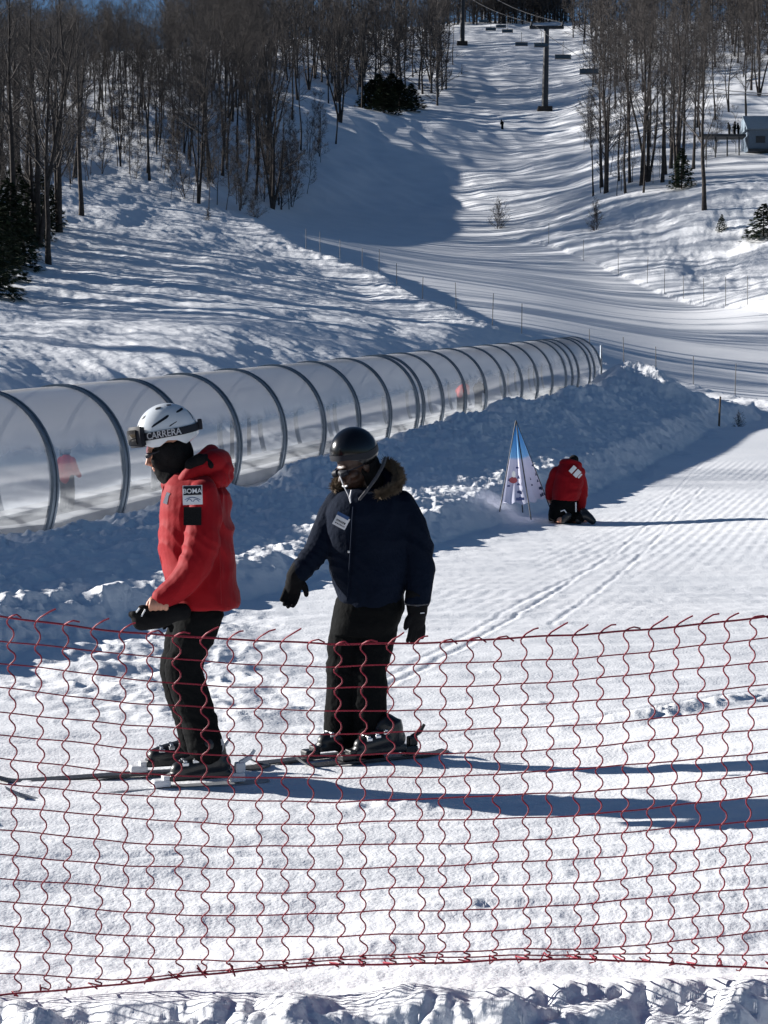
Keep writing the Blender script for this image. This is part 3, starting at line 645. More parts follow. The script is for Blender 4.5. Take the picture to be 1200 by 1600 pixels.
for px, D in ((857, 157), (911, 147), (966, 140), (1011, 135), (1038, 131), (1068, 128), (1100, 125), (1134, 121), (1168, 118)):
    pole(px, 450, D, rp.uniform(1.7, 2.2), .024, 'thin pole in the row below the bank across the run', 'poles along the far edge of the run', rp.uniform(-.03, .03))
pole(939, 603, 74.5, 1.95, .06, 'stout grey post at the upper end of the tunnel', m='steel', name='post')
pole(1123, 672, 54, 1.0, .035, 'short wooden stake in the rough snow between the run and the trail', m='wood', lean=.05, name='stake')
# ---------------------------------------------------------------- chairlift
M['chair'] = mat('chair_metal', (.06, .065, .075), .5, .4, metal=.2); M['pad'] = mat('blue_grey_pad', (.10, .15, .20), .6, .3)
LT = [at(1300, 60, 85), at(1180, 55, 112), at(1000, 50, 190), at(862, 42, 290), at(727, -8, 400), at(690, -20, 440)]
def lift_pt(D, side=0):
    ys = [p.y for p in LT]; x = np.interp(D, ys, [p.x for p in LT]); z = np.interp(D, ys, [p.z for p in LT]); return Vector((x+side, D, z))
def tower(px, py, D, top, label):
    p = at(px, py, D); z = GZ(p.x, p.y); zt = top
    o = empty('lift_tower', (p.x, p.y, z)); tag(o, label, 'lift tower')
    MB().tube([(p.x, p.y, z-1), (p.x+.3, p.y, zt)], [.62, .45], 12).build('mast', M['darksteel'], o, True)
    MB().box((p.x, p.y, z+.2), (2.6, 2.6, 1.2), bev=.1).build('footing', M['bark'], o)
    b = MB(); b.box((p.x+.3, p.y, zt), (6.2, .5, .5)); b.build('crossarm', M['darksteel'], o)
    for s in (-1, 1):
        w_ = MB(); w_.box((p.x+.3+s*2.8, p.y, zt+.35), (.3, 3.4, .25)); [w_.tube([(p.x+.15+s*2.8, p.y+q, zt+.55), (p.x+.45+s*2.8, p.y+q, zt+.55)], .25, 10) for q in (-1.4, -.5, .5, 1.4)]
        w_.build('sheave_train', M['chair'], o)
    return Vector((p.x+.3, p.y, zt+.8))
a1 = at(856, 45, 292); t1 = tower(851, 176, 291, a1.z, 'tall dark lift tower with a crossarm standing in the middle of the upper slope')
a2 = at(727, -14, 402); t2 = tower(722, 70, 400, a2.z, 'far lift tower on a dark mound near the top left of the slope')
CPATH = [Vector((33, 85, 33.5)), t1, t2, Vector((t2.x-14, 470, t2.z+25))]
CPATH[0] = at(1290, 150, 160)
cab = MB()
for s in (-2.8, 2.8):
    for i in range(len(CPATH)-1):
        A, B = CPATH[i]+Vector((s, 0, 0)), CPATH[i+1]+Vector((s, 0, 0)); n = 14
        cab.tube([A.lerp(B, q/n)-Vector((0, 0, 4*(1 if i == 0 else .3)*math.sin(math.pi*q/n))) for q in range(n+1)], .05, 5)
tag(cab.build('lift_cable', M['darksteel'], None), 'thin steel haul cable of the chairlift running up over the towers', 'cable')
def cable_at(D, s):
    for i in range(len(CPATH)-1):
        A, B = CPATH[i], CPATH[i+1]
        if A.y <= D <= B.y:
            q = (D-A.y)/(B.y-A.y); return A.lerp(B, q)+Vector((s, 0, -4*(1 if i == 0 else .3)*math.sin(math.pi*q)))
CH = None
def lift_chair(p, label, rz=0, k=1.0, group='chairs on the lift'):
    global CH
    if CH is None:
        a = MB(); a.tube([(0, 0, 0), (0, .25, -.8), (0, .25, -1.9), (0, 0, -2.1)], .05, 6); b = MB()
        b.box((0, .25, -2.62), (2.5, .55, .10), bev=.03); c = MB(); c.box((0, .52, -2.25), (2.5, .08, .62), bev=.03)
        d = MB()
        for s in (-1.25, 1.25): d.tube([(s, .5, -1.95), (s, 0, -2.3), (s, 0, -2.65), (s, .5, -2.65)], .03, 5)
        d.tube([(-1.25, .4, -1.95), (0, .1, -2.0), (1.25, .4, -1.95)], .04, 6)
        CH = []
        for nm, mb, mt in (('hanger', a, 'chair'), ('seat', b, 'chair'), ('backrest', c, 'pad'), ('frame', d, 'chair')):
            CH.append((nm, mesh_np(nm, mb.v, mb.f, M[mt])))
    o = empty('lift_chair', p, rz); o.scale = (k, k, k); tag(o, label, 'lift chair', group)
    for nm, me in CH:
        c = bpy.data.objects.new(nm, me); COL.objects.link(c); c.parent = o
    return o
for px, py, D, lb in ((756, 30, 425, 'farthest empty lift chair near the skyline on the left'), (783, 38, 410, 'small empty lift chair just under the skyline'), (767, 42, 395, 'empty lift chair low over the bright top of the slope'), (793, 45, 370, 'lift chair with two dark riders near the top of the slope'), (815, 65, 330, 'lift chair left of the tall tower'), (846, 66, 285, 'lift chair hanging beside the tall tower'), (880, 84, 250, 'lift chair just right of the tall tower'), (921, 106, 215, 'lift chair in front of the thin trees right of the tower')):
    p = at(px, py, D); p.z += 1.9; lift_chair(p, lb)
# lift shack and loading platform
M['shack'] = mat('blue_grey_siding', (.13, .17, .22), .7, .2); M['roofm'] = mat('pale_metal_roof', (.22, .28, .34), .5, .3)
Ds = solve_D(1185, 240, 100); ps = at(1200, 240, Ds); zs = GZ(ps.x, ps.y); ks = Ds/F
x0s = at(1167, 240, Ds).x; x1s = x0s+6.2; hs = 33*ks; hr_ = 62*ks
sh = empty('lift_shack', (ps.x, ps.y, zs)); tag(sh, 'blue-grey lift shack with a broad pale roof at the right edge above the trees', 'shack')
MB().box(((x0s+x1s)/2, ps.y+2, zs+hs/2+.3), (x1s-x0s-.4, 4, hs)).build('wall', M['shack'], sh)
b = MB(); b.prism([Vector((x0s-.1, ps.y-.5, zs+hs+.2)), Vector((x0s-.1, ps.y+2, zs+hr_)), Vector((x0s-.1, ps.y+4.4, zs+hs+.2))], 0, x1s-x0s, (1, 0, 0)); b.build('roof', M['roofm'], sh)
MB().box(((x0s+x1s)/2, ps.y-.1, zs+.25), (x1s-x0s-.3, .3, .35)).build('shade_strip', M['darksteel'], sh)  # dark strip stands in for the shadow line under the wall
MB().box((x0s+1.6, ps.y-.02, zs+hs*.62), (1.1, .06, .8)).build('window', M['lens'] if 'lens' in M else M['darksteel'], sh)
pf = empty('loading_platform', (x0s-3, ps.y, zs)); tag(pf, 'dark raised loading platform on thin posts left of the lift shack', 'platform')
zp = zs+27*ks; MB().box((x0s-2.6, ps.y+1, zp), (5.0, 2, .28)).build('deck', M['darksteel'], pf)
for q in (-4.7, -3.6, -2.2, -.8): MB().tube([(x0s+q, ps.y+.6, zs-1.5), (x0s+q, ps.y+.6, zp)], .09, 6).build('leg', M['darksteel'], pf, True)
# ---------------------------------------------------------------- people
def cloth(name, col, rough=.7, spec=.25, bump=.35, bs=35, var=.12, sheen=.2): return mat(name, col, rough, spec, var=var, vscale=5, bump=bump, bscale=bs, sheen=sheen)
M['red'] = cloth('red_shell_fabric', (.27, .003, .008), sheen=.05, spec=.15, bump=.12); M['redkid'] = cloth('red_child_jacket', (.50, .03, .03))
M['navy'] = cloth('navy_padded_fabric', (.006, .010, .021), .85, .06, sheen=0); M['black'] = cloth('black_ski_fabric', (.007, .0075, .008), .9, .06, sheen=0)
M['blackknit'] = cloth('black_fleece', (.012, .012, .013), .95, .1, bs=160, sheen=0)
M['glove'] = cloth('black_glove', (.010, .010, .011), .85, .08, bs=60, bump=.1, sheen=0)
M['skin'] = mat('fair_skin', (.50, .25, .17), .5, .35, var=.12, vscale=14); M['skin2'] = mat('dark_skin', (.055, .028, .019), .42, .45, var=.15, vscale=14)
M['white_shell'] = mat('white_helmet_shell', (.66, .70, .74), .22, .5, var=.04, coat=.5); M['black_shell'] = mat('black_helmet_shell', (.004, .0045, .006), .2, .4, var=.1, coat=.15)
M['grey'] = cloth('grey_knit', (.085, .083, .09), .9, .1, bs=80); M['white'] = mat('white_plastic', (.72, .73, .75), .4, .4, var=.06); M['ink'] = mat('dark_print', (.012, .014, .022), .6, .3)
M['bootblack'] = mat('black_boot_plastic', (.014, .015, .017), .35, .5, var=.2); M['bootgrey'] = mat('pale_boot_plastic', (.46, .47, .50), .4, .4)
M['fur'] = mat('tan_fur', (.16, .125, .09), .9, .1, var=.35, vscale=30); M['lens'] = mat('mirrored_lens', (.12, .11, .10), .08, .9, metal=.8, var=.3)
M['silver'] = mat('bright_metal', (.6, .62, .65), .3, .6, metal=.9); M['bluecloth'] = cloth('blue_patch', (.04, .09, .22))
M['redplastic'] = mat('red_buckle', (.55, .03, .03), .4, .4)
class Blob(MB):
    def ell(s, c, r, rot=None, n=14):
        bm = bmesh.new(); bmesh.ops.create_uvsphere(bm, u_segments=n, v_segments=max(6, n*2//3), radius=1)
        Mx = Matrix.Translation(c) @ (rot.to_4x4() if rot is not None else Matrix.Identity(4)) @ Matrix.Diagonal((r[0], r[1], r[2], 1))
        bmesh.ops.transform(bm, matrix=Mx, verts=bm.verts); bm.verts.index_update()
        s.add([v.co for v in bm.verts], [[v.index for v in f.verts] for f in bm.faces]); bm.free(); return s
    def limb(s, pts, n=14):
        """pts: (Vector, radius); round capped ends"""
        P = [Vector(p[0]) for p in pts]; Rr = [p[1] for p in pts]
        # resample with Catmull-Rom
        Q = []; rr = []
        for i in range(len(P)-1):
            p0 = P[max(0, i-1)]; p1 = P[i]; p2 = P[i+1]; p3 = P[min(len(P)-1, i+2)]
            for k in range(5):
                t = k/5; Q.append(.5*((2*p1)+(p2-p0)*t+(2*p0-5*p1+4*p2-p3)*t*t+(3*p1-p0-3*p2+p3)*t*t*t)); rr.append(Rr[i]*(1-t)+Rr[i+1]*t)
        Q.append(P[-1]); rr.append(Rr[-1])
        s.tube(Q, rr, n); s.ell(P[0], (Rr[0],)*3, n=n); s.ell(P[-1], (Rr[-1],)*3, n=n); return s
    def slices(s, rows, n=28, sup=2.4, cap=.25):
        """rows: (centre, half x, half y); closed tube of superellipses"""
        vs = []; m = len(rows)
        for c, a, b in rows:
            for k in range(n):
                t = 2*math.pi*k/n; ct, st = math.cos(t), math.sin(t)
                vs.append((c.x+a*math.copysign(abs(ct)**(2/sup), ct), c.y+b*math.copysign(abs(st)**(2/sup), st), c.z))
        fs = [(i*n+k, i*n+(k+1) % n, (i+1)*n+(k+1) % n, (i+1)*n+k) for i in range(m-1) for k in range(n)]
        fs += [tuple(range(n)), tuple((m-1)*n+k for k in reversed(range(n)))]
        return s.add(vs, fs)
    def finish(s, name, mt, parent, voxel=.007, smooth=5, wr=0, wf=(9, 6), seed=0, dec=None, post=None):
        me = mesh_np(name+'_raw', s.v, s.f)
        bm = bmesh.new(); bm.from_mesh(me); bmesh.ops.recalc_face_normals(bm, faces=bm.faces); bm.to_mesh(me); bm.free()
        o = bpy.data.objects.new('tmp', me); COL.objects.link(o)
        r = o.modifiers.new('r', 'REMESH'); r.mode = 'VOXEL'; r.voxel_size = voxel; r.adaptivity = 0
        if smooth: q = o.modifiers.new('s', 'SMOOTH'); q.factor = .5; q.iterations = smooth
        dg = bpy.context.evaluated_depsgraph_get(); dg.update(); out = bpy.data.meshes.new_from_object(o.evaluated_get(dg))
        bpy.data.objects.remove(o); bpy.data.meshes.remove(me); out.name = name
        if wr or post:
            n = len(out.vertices); co = np.zeros(n*3, dtype=np.float32); out.vertices.foreach_get('co', co); co = co.reshape(-1, 3)
            nm = np.zeros(n*3, dtype=np.float32); out.vertices.foreach_get('normal', nm); nm = nm.reshape(-1, 3)
            if wr:
                a = co[:, 0]+.6*co[:, 1]; z = co[:, 2]
                wv = .25*perlin(a*3, z*3, seed+5)
                d = (.4-np.abs(perlin(a*wf[0]*.5+wv*4+z*2, z*wf[1]+a*3+wv*6, seed)))*1.4+.5*(.4-np.abs(perlin(a*wf[0]*1.3-z*3, z*wf[1]*2.2+a*5, seed+1)))+.08*perlin(a*25, z*22, seed+2)
                co = co+nm*(d*wr)[:, None]
            if post: co = post(co, nm)
            out.vertices.foreach_set('co', co.astype(np.float32).ravel()); out.update()
        out.materials.clear(); out.materials.append(mt)
        out.polygons.foreach_set('use_smooth', np.ones(len(out.polygons), dtype=bool))
        return link(name, out, parent)
def rows(D, data): return [(at((a+b)/2, py, D+dc), (b-a)/2*D/F, hd) for py, a, b, hd, dc in data]
def L_(D, pts): return [(at(px, py, D+dy), r) for px, py, dy, r in pts]
def frame(fwd, pitch_down=0, roll=0):
    f = Vector((fwd[0], fwd[1], 0)).normalized(); f = (f*math.cos(pitch_down)+Vector((0, 0, -math.sin(pitch_down)))).normalized()
    l = Vector((0, 0, 1)).cross(f).normalized(); u = f.cross(l).normalized()
    m_ = Matrix((f, l, u)).transposed()
    return m_ @ Matrix.Rotation(roll, 3, 'X')
def head(b, c, fr, k=1.0):
    def P(x, y, z): return Vector(c)+fr @ (Vector((x, y, z))*k)
    def E(x, y, z, a, bb, cc): b.ell(P(x, y, z), (a*k, bb*k, cc*k), fr, 16)
    E(-.01, 0, .035, .098, .077, .092); E(.03, 0, -.035, .066, .060, .075); E(.066, 0, -.088, .024, .026, .020); E(.045, 0, -.07, .045, .048, .035)
    E(.078, 0, .030, .018, .045, .010)
    for s in (-1, 1):
        E(.055, s*.040, -.018, .032, .026, .026); E(-.005, s*.078, -.005, .020, .010, .032); E(.082, s*.031, .010, .010, .013, .009); E(.105, s*.011, -.032, .010, .009, .008)
    b.tube([P(.088, 0, .020), P(.102, 0, -.005), P(.116, 0, -.026), P(.100, 0, -.038)], [.009*k, .011*k, .014*k, .009*k], 10)
    E(.092, 0, -.056, .013, .026, .007); E(.089, 0, -.069, .013, .023, .008)
    return P
def shell(c, fr, rad, lat0, mt, name, parent, n=64, m=20, off=0, thick=.012, lam=(0, 360), lat1=lambda l: 89.5, sup=2.0):
    """helmet-like shell. lat0(lambda) lower border in degrees, lambda 0 = front, 90 = his left"""
    def pt(l, f, o):
        l = R(l); f = R(f); return Vector(c)+fr @ Vector((math.cos(f)*math.cos(l)*(rad[0]+o), math.cos(f)*math.sin(l)*(rad[1]+o), math.sin(f)*(rad[2]+o)))
    full = lam[1]-lam[0] >= 360; vs = []; cols = n if full else n+1
    for o in (off, off-thick):
        for j in range(m+1):
            for i in range(cols):
                l = lam[0]+(lam[1]-lam[0])*i/n; a = lat0(l); z = lat1(l); vs.append(pt(l, a+(z-a)*j/m, o))
    K_ = cols*(m+1); fs = []
    def q(i, j, s): return s*K_+j*cols+(i % cols)
    rng_i = range(n)
    for j in range(m):
        for i in rng_i:
            fs.append((q(i, j, 0), q(i+1, j, 0), q(i+1, j+1, 0), q(i, j+1, 0))); fs.append((q(i, j+1, 1), q(i+1, j+1, 1), q(i+1, j, 1), q(i, j, 1)))
    for i in rng_i:
        fs.append((q(i, 0, 1), q(i+1, 0, 1), q(i+1, 0, 0), q(i, 0, 0))); fs.append((q(i, m, 0), q(i+1, m, 0), q(i+1, m, 1), q(i, m, 1)))
    if not full:
        for j in range(m): fs.append((q(0, j, 0), q(0, j+1, 0), q(0, j+1, 1), q(0, j, 1))); fs.append((q(n, j, 1), q(n, j+1, 1), q(n, j+1, 0), q(n, j, 0)))
    b = MB().add(vs, fs); return b.build(name, mt, parent, True), pt
def text_mesh(s, size, extrude=.0008):
    cu = bpy.data.curves.new('t', 'FONT'); cu.body = s; cu.size = size; cu.extrude = extrude; cu.align_x = 'CENTER'; cu.align_y = 'CENTER'; cu.resolution_u = 3; cu.offset = size*.012
    o = bpy.data.objects.new('t', cu); COL.objects.link(o); dg = bpy.context.evaluated_depsgraph_get(); dg.update()
    me = bpy.data.meshes.new_from_object(o.evaluated_get(dg)); bpy.data.objects.remove(o)
    return [v.co.copy() for v in me.vertices], [tuple(p.vertices) for p in me.polygons]
def subdiv_text(vs, fs, cuts=2):
    bm = bmesh.new(); [bm.verts.new(v) for v in vs]; bm.verts.ensure_lookup_table()
    for f in fs:
        try: bm.faces.new([bm.verts[i] for i in f])
        except ValueError: pass
    bmesh.ops.triangulate(bm, faces=bm.faces[:])
    bm.verts.index_update(); r = [v.co.copy() for v in bm.verts], [tuple(v.index for v in f.verts) for f in bm.faces]; bm.free(); return r
def boot(parent, heel, toe, ankle, k=1.0, cuffmat=None, name='ski_boot'):
    """heel, toe: points on the sole line; ankle: top of the shaft"""
    f = (toe-heel); L = f.length; f.normalize(); up = Vector((0, 0, 1)); s = up.cross(f).normalized()
    o = Blob(); c = heel
    o.limb([(c+f*.05+up*.075, .052*k), (c+f*L*.40+up*.075, .054*k), (c+f*L*.68+up*.06, .050*k), (c+f*(L-.055)+up*.052, .042*k)])
    o.limb([(c+f*.075+up*.08, .056*k), (c+f*.085+up*.15, .058*k), (ankle, .062*k)])
    rot = Matrix((f, s, up)).transposed()
    o.box(c+f*(L*.5)+up*.022, (L-.01, .082*k, .036), rot, .008)
    b = o.finish(name, M['bootblack'], parent, .006, 3)
    q = MB()
    for t, h in ((.30, .135), (.42, .125), (.58, .11), (.74, .098)):
        p = c+f*L*t+up*h; q.box(p-s*.0+f*.0, (.016, .088*k*(1.08-t*.25), .010), rot, .003); q.box(p+s*(.042*k)-up*.012, (.03, .010, .016), rot, .003); q.box(p-s*(.042*k)-up*.012, (.03, .010, .016), rot, .003)
    q.build('buckle', M['silver'], b)
    cm = cuffmat or M['bootgrey']; cf = Blob(); d = (ankle-(c+f*.085+up*.15)).normalized()
    MB().tube([ankle-d*.05, ankle-d*.012], [.0665*k, .0675*k], 18).build('cuff_strap', cm, b, True)
    return b
def ski(tip, tail, foot_t, label, cat_col, toe_p=None, group=None, w_=.078, mt=None):
    f = (tip-tail); L = f.length; f.normalize(); s = Vector((0, 0, 1)).cross(f).normalized(); up = f.cross(s)
    if up.z < 0: up = -up
    o = empty('ski', tail+f*L*foot_t); vs = []; n = 40
    for i in range(n+1):
        t = i/n; d = L*t; rise = .06*max(0, (t-.88)/.12)**2+.012*max(0, (.05-t)/.05)
        wd = w_*.5*(1+.35*abs(2*t-1)**2.2)*(1 if t < .95 else max(.25, math.sqrt(max(0, 1-((t-.95)/.055)**2))))*(1 if t > .02 else .8)
        th = .006+.008*(1-abs(2*t-1))
        p = tail+f*d+up*rise
        vs += [p-s*wd, p+s*wd, p+s*wd+up*th, p-s*wd+up*th]
    fs = [(i*4+k, i*4+(k+1) % 4, (i+1)*4+(k+1) % 4, (i+1)*4+k) for i in range(n) for k in range(4)]+[(0, 1, 2, 3), (n*4+3, n*4+2, n*4+1, n*4)]
    MB().add(vs, fs).build('board', mt, o)
    rot = Matrix((f, s, up)).transposed(); c = tail+f*L*foot_t+up*.012
    b = MB(); b.box(c+f*.185+up*.02, (.085, .07, .034), rot, .010); b.box(c+f*.16+up*.045, (.04, .062, .02), rot, .006); b.build('toe_binding', cat_col, o)
    b = MB(); b.box(c-f*.185+up*.025, (.075, .062, .045), rot, .010); b.box(c-f*.20+up*.07, (.05, .045, .05), rot, .010); b.tube([c-f*.20+up*.09, c-f*.25+up*.115, c-f*.275+up*.15], [.014, .012, .008], 8); b.build('heel_binding', cat_col, o)
    tag(o, label, 'ski', group); return o
def glove_hand(b, wrist, dirv, side, k=1.0, spread=.35, curl=.25, thumb_dir=None, palm_n=None):
    """palm, four fingers of unequal length and a thumb; dirv = finger direction, side = across the palm (towards the thumb)"""
    d = Vector(dirv).normalized(); s = (Vector(side)-d*Vector(side).dot(d)).normalized(); nrm = d.cross(s).normalized()
    pc = wrist+d*.05*k; rot = Matrix((d, s, nrm)).transposed()
    b.ell(pc, (.055*k, .046*k, .028*k), rot)
    for i, ln in enumerate((.070, .080, .075, .058)):
        off = (.032-.0215*i)*k; base = wrist+d*.085*k+s*off; dd = (d+s*(spread*(.5-i/3))).normalized()
        p1 = base+dd*ln*.45*k+nrm*curl*.012; p2 = p1+(dd+nrm*curl).normalized()*ln*.32*k; p3 = p2+(dd+nrm*curl*2).normalized()*ln*.25*k
        b.limb([(base, .0135*k), (p1, .0130*k), (p2, .012*k), (p3, .0105*k)], 9)
    td = Vector(thumb_dir).normalized() if thumb_dir is not None else (d*.7+s*.7).normalized()
    t0 = wrist+d*.03*k+s*.03*k; b.limb([(t0, .017*k), (t0+(td+s*.3).normalized()*.035*k, .0155*k), (t0+(td+s*.3).normalized()*.035*k+(td*.7+d*.4).normalized()*.035*k, .0125*k)], 9)
# ------------------------------------------------ skier in red
D1 = 7.7
p1 = empty('person', at(300, 1224, D1-.1)); tag(p1, 'person in a red jacket and white helmet gliding on skis behind the net, facing left', 'person')
fr1 = frame((-1, -.10), R(20)); hc1 = at(263, 704, D1)
bd = Blob(); P1 = head(bd, hc1, fr1, 1.0)
bd.limb([(hc1+Vector((.02, 0, -.05)), .056), (at(290, 745, D1), .06), (at(300, 765, D1), .07)])
bd.slices(rows(D1, [(762, 278, 335, .13, 0), (790, 275, 345, .15, 0), (850, 272, 345, .14, 0), (920, 285, 350, .14, 0), (950, 290, 350, .14, 0)]))
for q in ([(310, 945, -.08, .085), (292, 1045, -.09, .065), (314, 1140, -.09, .045)], [(300, 945, .09, .085), (278, 1045, .10, .065), (298, 1140, .10, .045)]): bd.limb(L_(D1, q))
bd.limb(L_(D1, [(312, 780, -.17, .055), (308, 880, -.23, .045), (262, 930, -.24, .034), (252, 938, -.245, .032)]))
bd.limb(L_(D1, [(300, 780, .17, .055), (290, 880, .20, .045), (268, 940, .12, .034)]))
# bare fist closed on the spare glove
w0 = at(252, 938, D1-.245); sx = D1/F
bd.ell(at(250, 943, D1-.25), (.043, .030, .030))
for i, (fx, ln) in enumerate(((236.5, .050), (244.5, .056), (252.5, .055), (260.5, .048))):
    a = at(fx+1, 938.5, D1-.272); b_ = at(fx-.5, 946, D1-.285); c_ = at(fx-1, 953, D1-.272); e_ = at(fx, 955.5, D1-.252)
    bd.limb([(a, .0122), (b_, .0122), (c_, .0115), (e_, .010)], 9)
bd.limb([(at(238, 936, D1-.245), .014), (at(232, 945, D1-.25), .0135), (at(236, 953, D1-.262), .0115)], 9)
bd.finish('body', M['skin'], p1, .0045, 3)
jk = Blob()
jk.slices(rows(D1, [(741, 272, 310, .085, 0), (748, 264, 325, .12, 0), (758, 259, 345, .175, 0), (772, 255, 357, .205, 0), (795, 253, 361, .215, 0), (830, 251, 364, .21, 0), (862, 251, 367, .205, 0), (885, 256, 369, .205, 0), (910, 263, 371, .21, 0), (932, 269, 373, .215, 0), (944, 272, 374, .215, 0), (948, 275, 372, .20, 0)]), sup=2.3)
jk.limb(L_(D1, [(318, 775, -.155, .075), (319, 812, -.185, .082), (315, 850, -.205, .080), (306, 880, -.22, .076), (287, 906, -.235, .069), (266, 924, -.24, .060), (255, 933, -.243, .055)]))
jk.limb(L_(D1, [(308, 775, .155, .075), (300, 850, .20, .078), (290, 885, .20, .072), (275, 925, .15, .058)]))
jk.limb(L_(D1, [(292, 762, -.10, .05), (318, 766, -.13, .06)])); 
jk.finish('jacket', M['red'], p1, .0065, 4, wr=.015, wf=(4.5, 3.2), seed=3)
hd = Blob()
hd.limb(L_(D1, [(288, 752, -.10, .035), (305, 735, -.115, .045), (330, 722, -.08, .055), (342, 722, 0, .062), (330, 722, .08, .055), (300, 738, .115, .045)]))
hd.limb(L_(D1, [(322, 712, -.06, .035), (330, 708, 0, .04), (318, 716, .07, .035)]))
hd.limb(L_(D1, [(335, 748, -.08, .05), (347, 744, 0, .055), (335, 750, .08, .05)])); hd.limb(L_(D1, [(350, 732, -.05, .035), (355, 733, .02, .036)]))
hd.limb(L_(D1, [(276, 762, -.075, .032), (262, 757, -.02, .034), (268, 760, .06, .032)]))
hd.finish('hood', M['red'], p1, .0065, 3, wr=.007, seed=8)
ln = Blob(); ln.limb(L_(D1, [(300, 727, -.125, .036), (312, 720, -.128, .036)])); ln.limb(L_(D1, [(322, 714, -.118, .016), (330, 728, -.14, .014)])); ln.finish('hood_lining', M['blackknit'], p1, .006, 2)
bc = Blob()
bc.ell(at(277, 710, D1), (.080, .086, .098)); bc.ell(at(264, 715, D1), (.062, .080, .060)); bc.ell(P1(.030, 0, -.005), (.056, .080, .080), fr1); [bc.ell(P1(-.005, s_*.070, -.005), (.040, .026, .046), fr1) for s_ in (-1, 1)]; [bc.ell(P1(.058, s_*.040, -.030), (.036, .030, .034), fr1) for s_ in (-1, 1)]; bc.limb([(P1(.035, 0, -.045), .062), (P1(.055, 0, -.082), .046)]); bc.limb(L_(D1, [(270, 735, 0, .065), (285, 748, 0, .075)])); bc.limb(L_(D1, [(255, 742, -.02, .035), (268, 750, -.03, .05)]))
bc.finish('balaclava', M['blackknit'], p1, .005, 3, wr=.003, wf=(14, 12))
# helmet, goggles and strap
frh = frame((-1, -.10), R(6)); hc = at(262, 677, D1); hr = (.150, .122, .146)
def lat_h(l):
    l = l % 360; l = min(l, 360-l)
    return float(np.interp(l, [0, 30, 55, 72, 90, 108, 128, 150, 180], [-10, -16, -25, -25, -14, -15, -24, -12, -2]))
h1, hp1 = shell(hc, frh, hr, lat_h, M['white_shell'], 'helmet', p1)
def slot(l0, f0, l1, f1, w, w1=None):
    w1 = w1 or w; n = 8; vs = []
    for i in range(n+1):
        t = i/n; l = l0+(l1-l0)*t; f = f0+(f1-f0)*t; ww = (w+(w1-w)*t)*(1 if 0 < i < n else .45)
        vs += [hp1(l, f-ww, .0015), hp1(l, f+ww, .0015), hp1(l, f+ww, -.004), hp1(l, f-ww, -.004)]
    return MB().add(vs, [(i*4+k, i*4+(k+1) % 4, (i+1)*4+(k+1) % 4, (i+1)*4+k) for i in range(n) for k in range(4)]+[(0, 1, 2, 3), (n*4+3, n*4+2, n*4+1, n*4)])
for a in ((62, 14, 98, 34, 2.0, 3.4), (118, 40, 150, 50, 2.0, 2.8), (96, 12, 112, 20, 1.2, .6), (28, 34, 36, 38, 3, 3), (60, 56, 78, 58, 3.4, 3.4), (100, 66, 122, 66, 2.6, 2.6), (14, 16, 20, 20, 2.2, 2.2), (158, 22, 166, 44, 3, 2)): slot(*a).build('vent', M['ink'], h1)
so_ = lambda l: float(np.interp(min(l % 360, 360-l % 360), [0, 60, 120, 180], [-3.5, -3, 1.5, 9]))
st, _ = shell(hc, frh, hr, lambda l: so_(l)-7, M['ink'], 'goggle_strap', h1, n=72, m=3, off=.0055, thick=.004, lat1=lambda l: so_(l)+7)
vs, fs = subdiv_text(*text_mesh('CARRERA', .046)); wd = max(v.x for v in vs)-min(v.x for v in vs)
mapped = [hp1(84+v.x/wd*64, so_(84+v.x/wd*64)+v.y*370, .0068+v.z) for v in vs]
MB().add(mapped, fs).build('strap_lettering', M['bootgrey'], st)
gg, _ = shell(hc, frh, hr, lambda l: -17, M['ink'], 'goggles', h1, n=24, m=6, off=.040, thick=.030, lam=(-48, 48), lat1=lambda l: 14)
shell(hc, frh, hr, lambda l: -12, M['lens'], 'lens', gg, n=24, m=6, off=.046, thick=.006, lam=(-40, 40), lat1=lambda l: 9)
MB().box(hp1(176, 10, .012), (.022, .05, .052), frh, .006).build('strap_clip', M['ink'], h1)
# glasses
g = MB(); 
for s in (-1, 1): g.tube([P1(.102, s*.016, .008), P1(.098, s*.046, .010), P1(.078, s*.064, .012), P1(0, s*.080, .010)], [.012, .013, .006, .003], 8)
g.build('sunglasses', M['ink'], p1, True)
# patches on the sleeve and chest
def on_front(px, py, D, w_, h_, parent, mt, name, rot=0, bend=0, th=.002, tilt=0):
    c = at(px, py, D); n = 6; vs = []
    for j in range(n+1):
        for i in range(n+1):
            u = (i/n-.5)*w_; v = (j/n-.5)*h_; x = u*math.cos(rot)-v*math.sin(rot); z = u*math.sin(rot)+v*math.cos(rot)
            vs.append((c.x+x, c.y+bend*u*u+tilt*v, c.z+z))
    N = len(vs); vs += [(x, y+th, z) for x, y, z in vs]
    fs = [(j*(n+1)+i, j*(n+1)+i+1, (j+1)*(n+1)+i+1, (j+1)*(n+1)+i) for j in range(n) for i in range(n)]
    fs += [tuple(N+k for k in reversed(f)) for f in fs[:n*n]]
    for i in range(n):
        fs += [(i, i+N, i+1+N, i+1), (n*(n+1)+i, n*(n+1)+i+1, n*(n+1)+i+1+N, n*(n+1)+i+N)]
        fs += [(i*(n+1), (i+1)*(n+1), (i+1)*(n+1)+N, i*(n+1)+N), (i*(n+1)+n, i*(n+1)+n+N, (i+1)*(n+1)+n+N, (i+1)*(n+1)+n)]
    return MB().add(vs, fs).build(name, mt, parent)
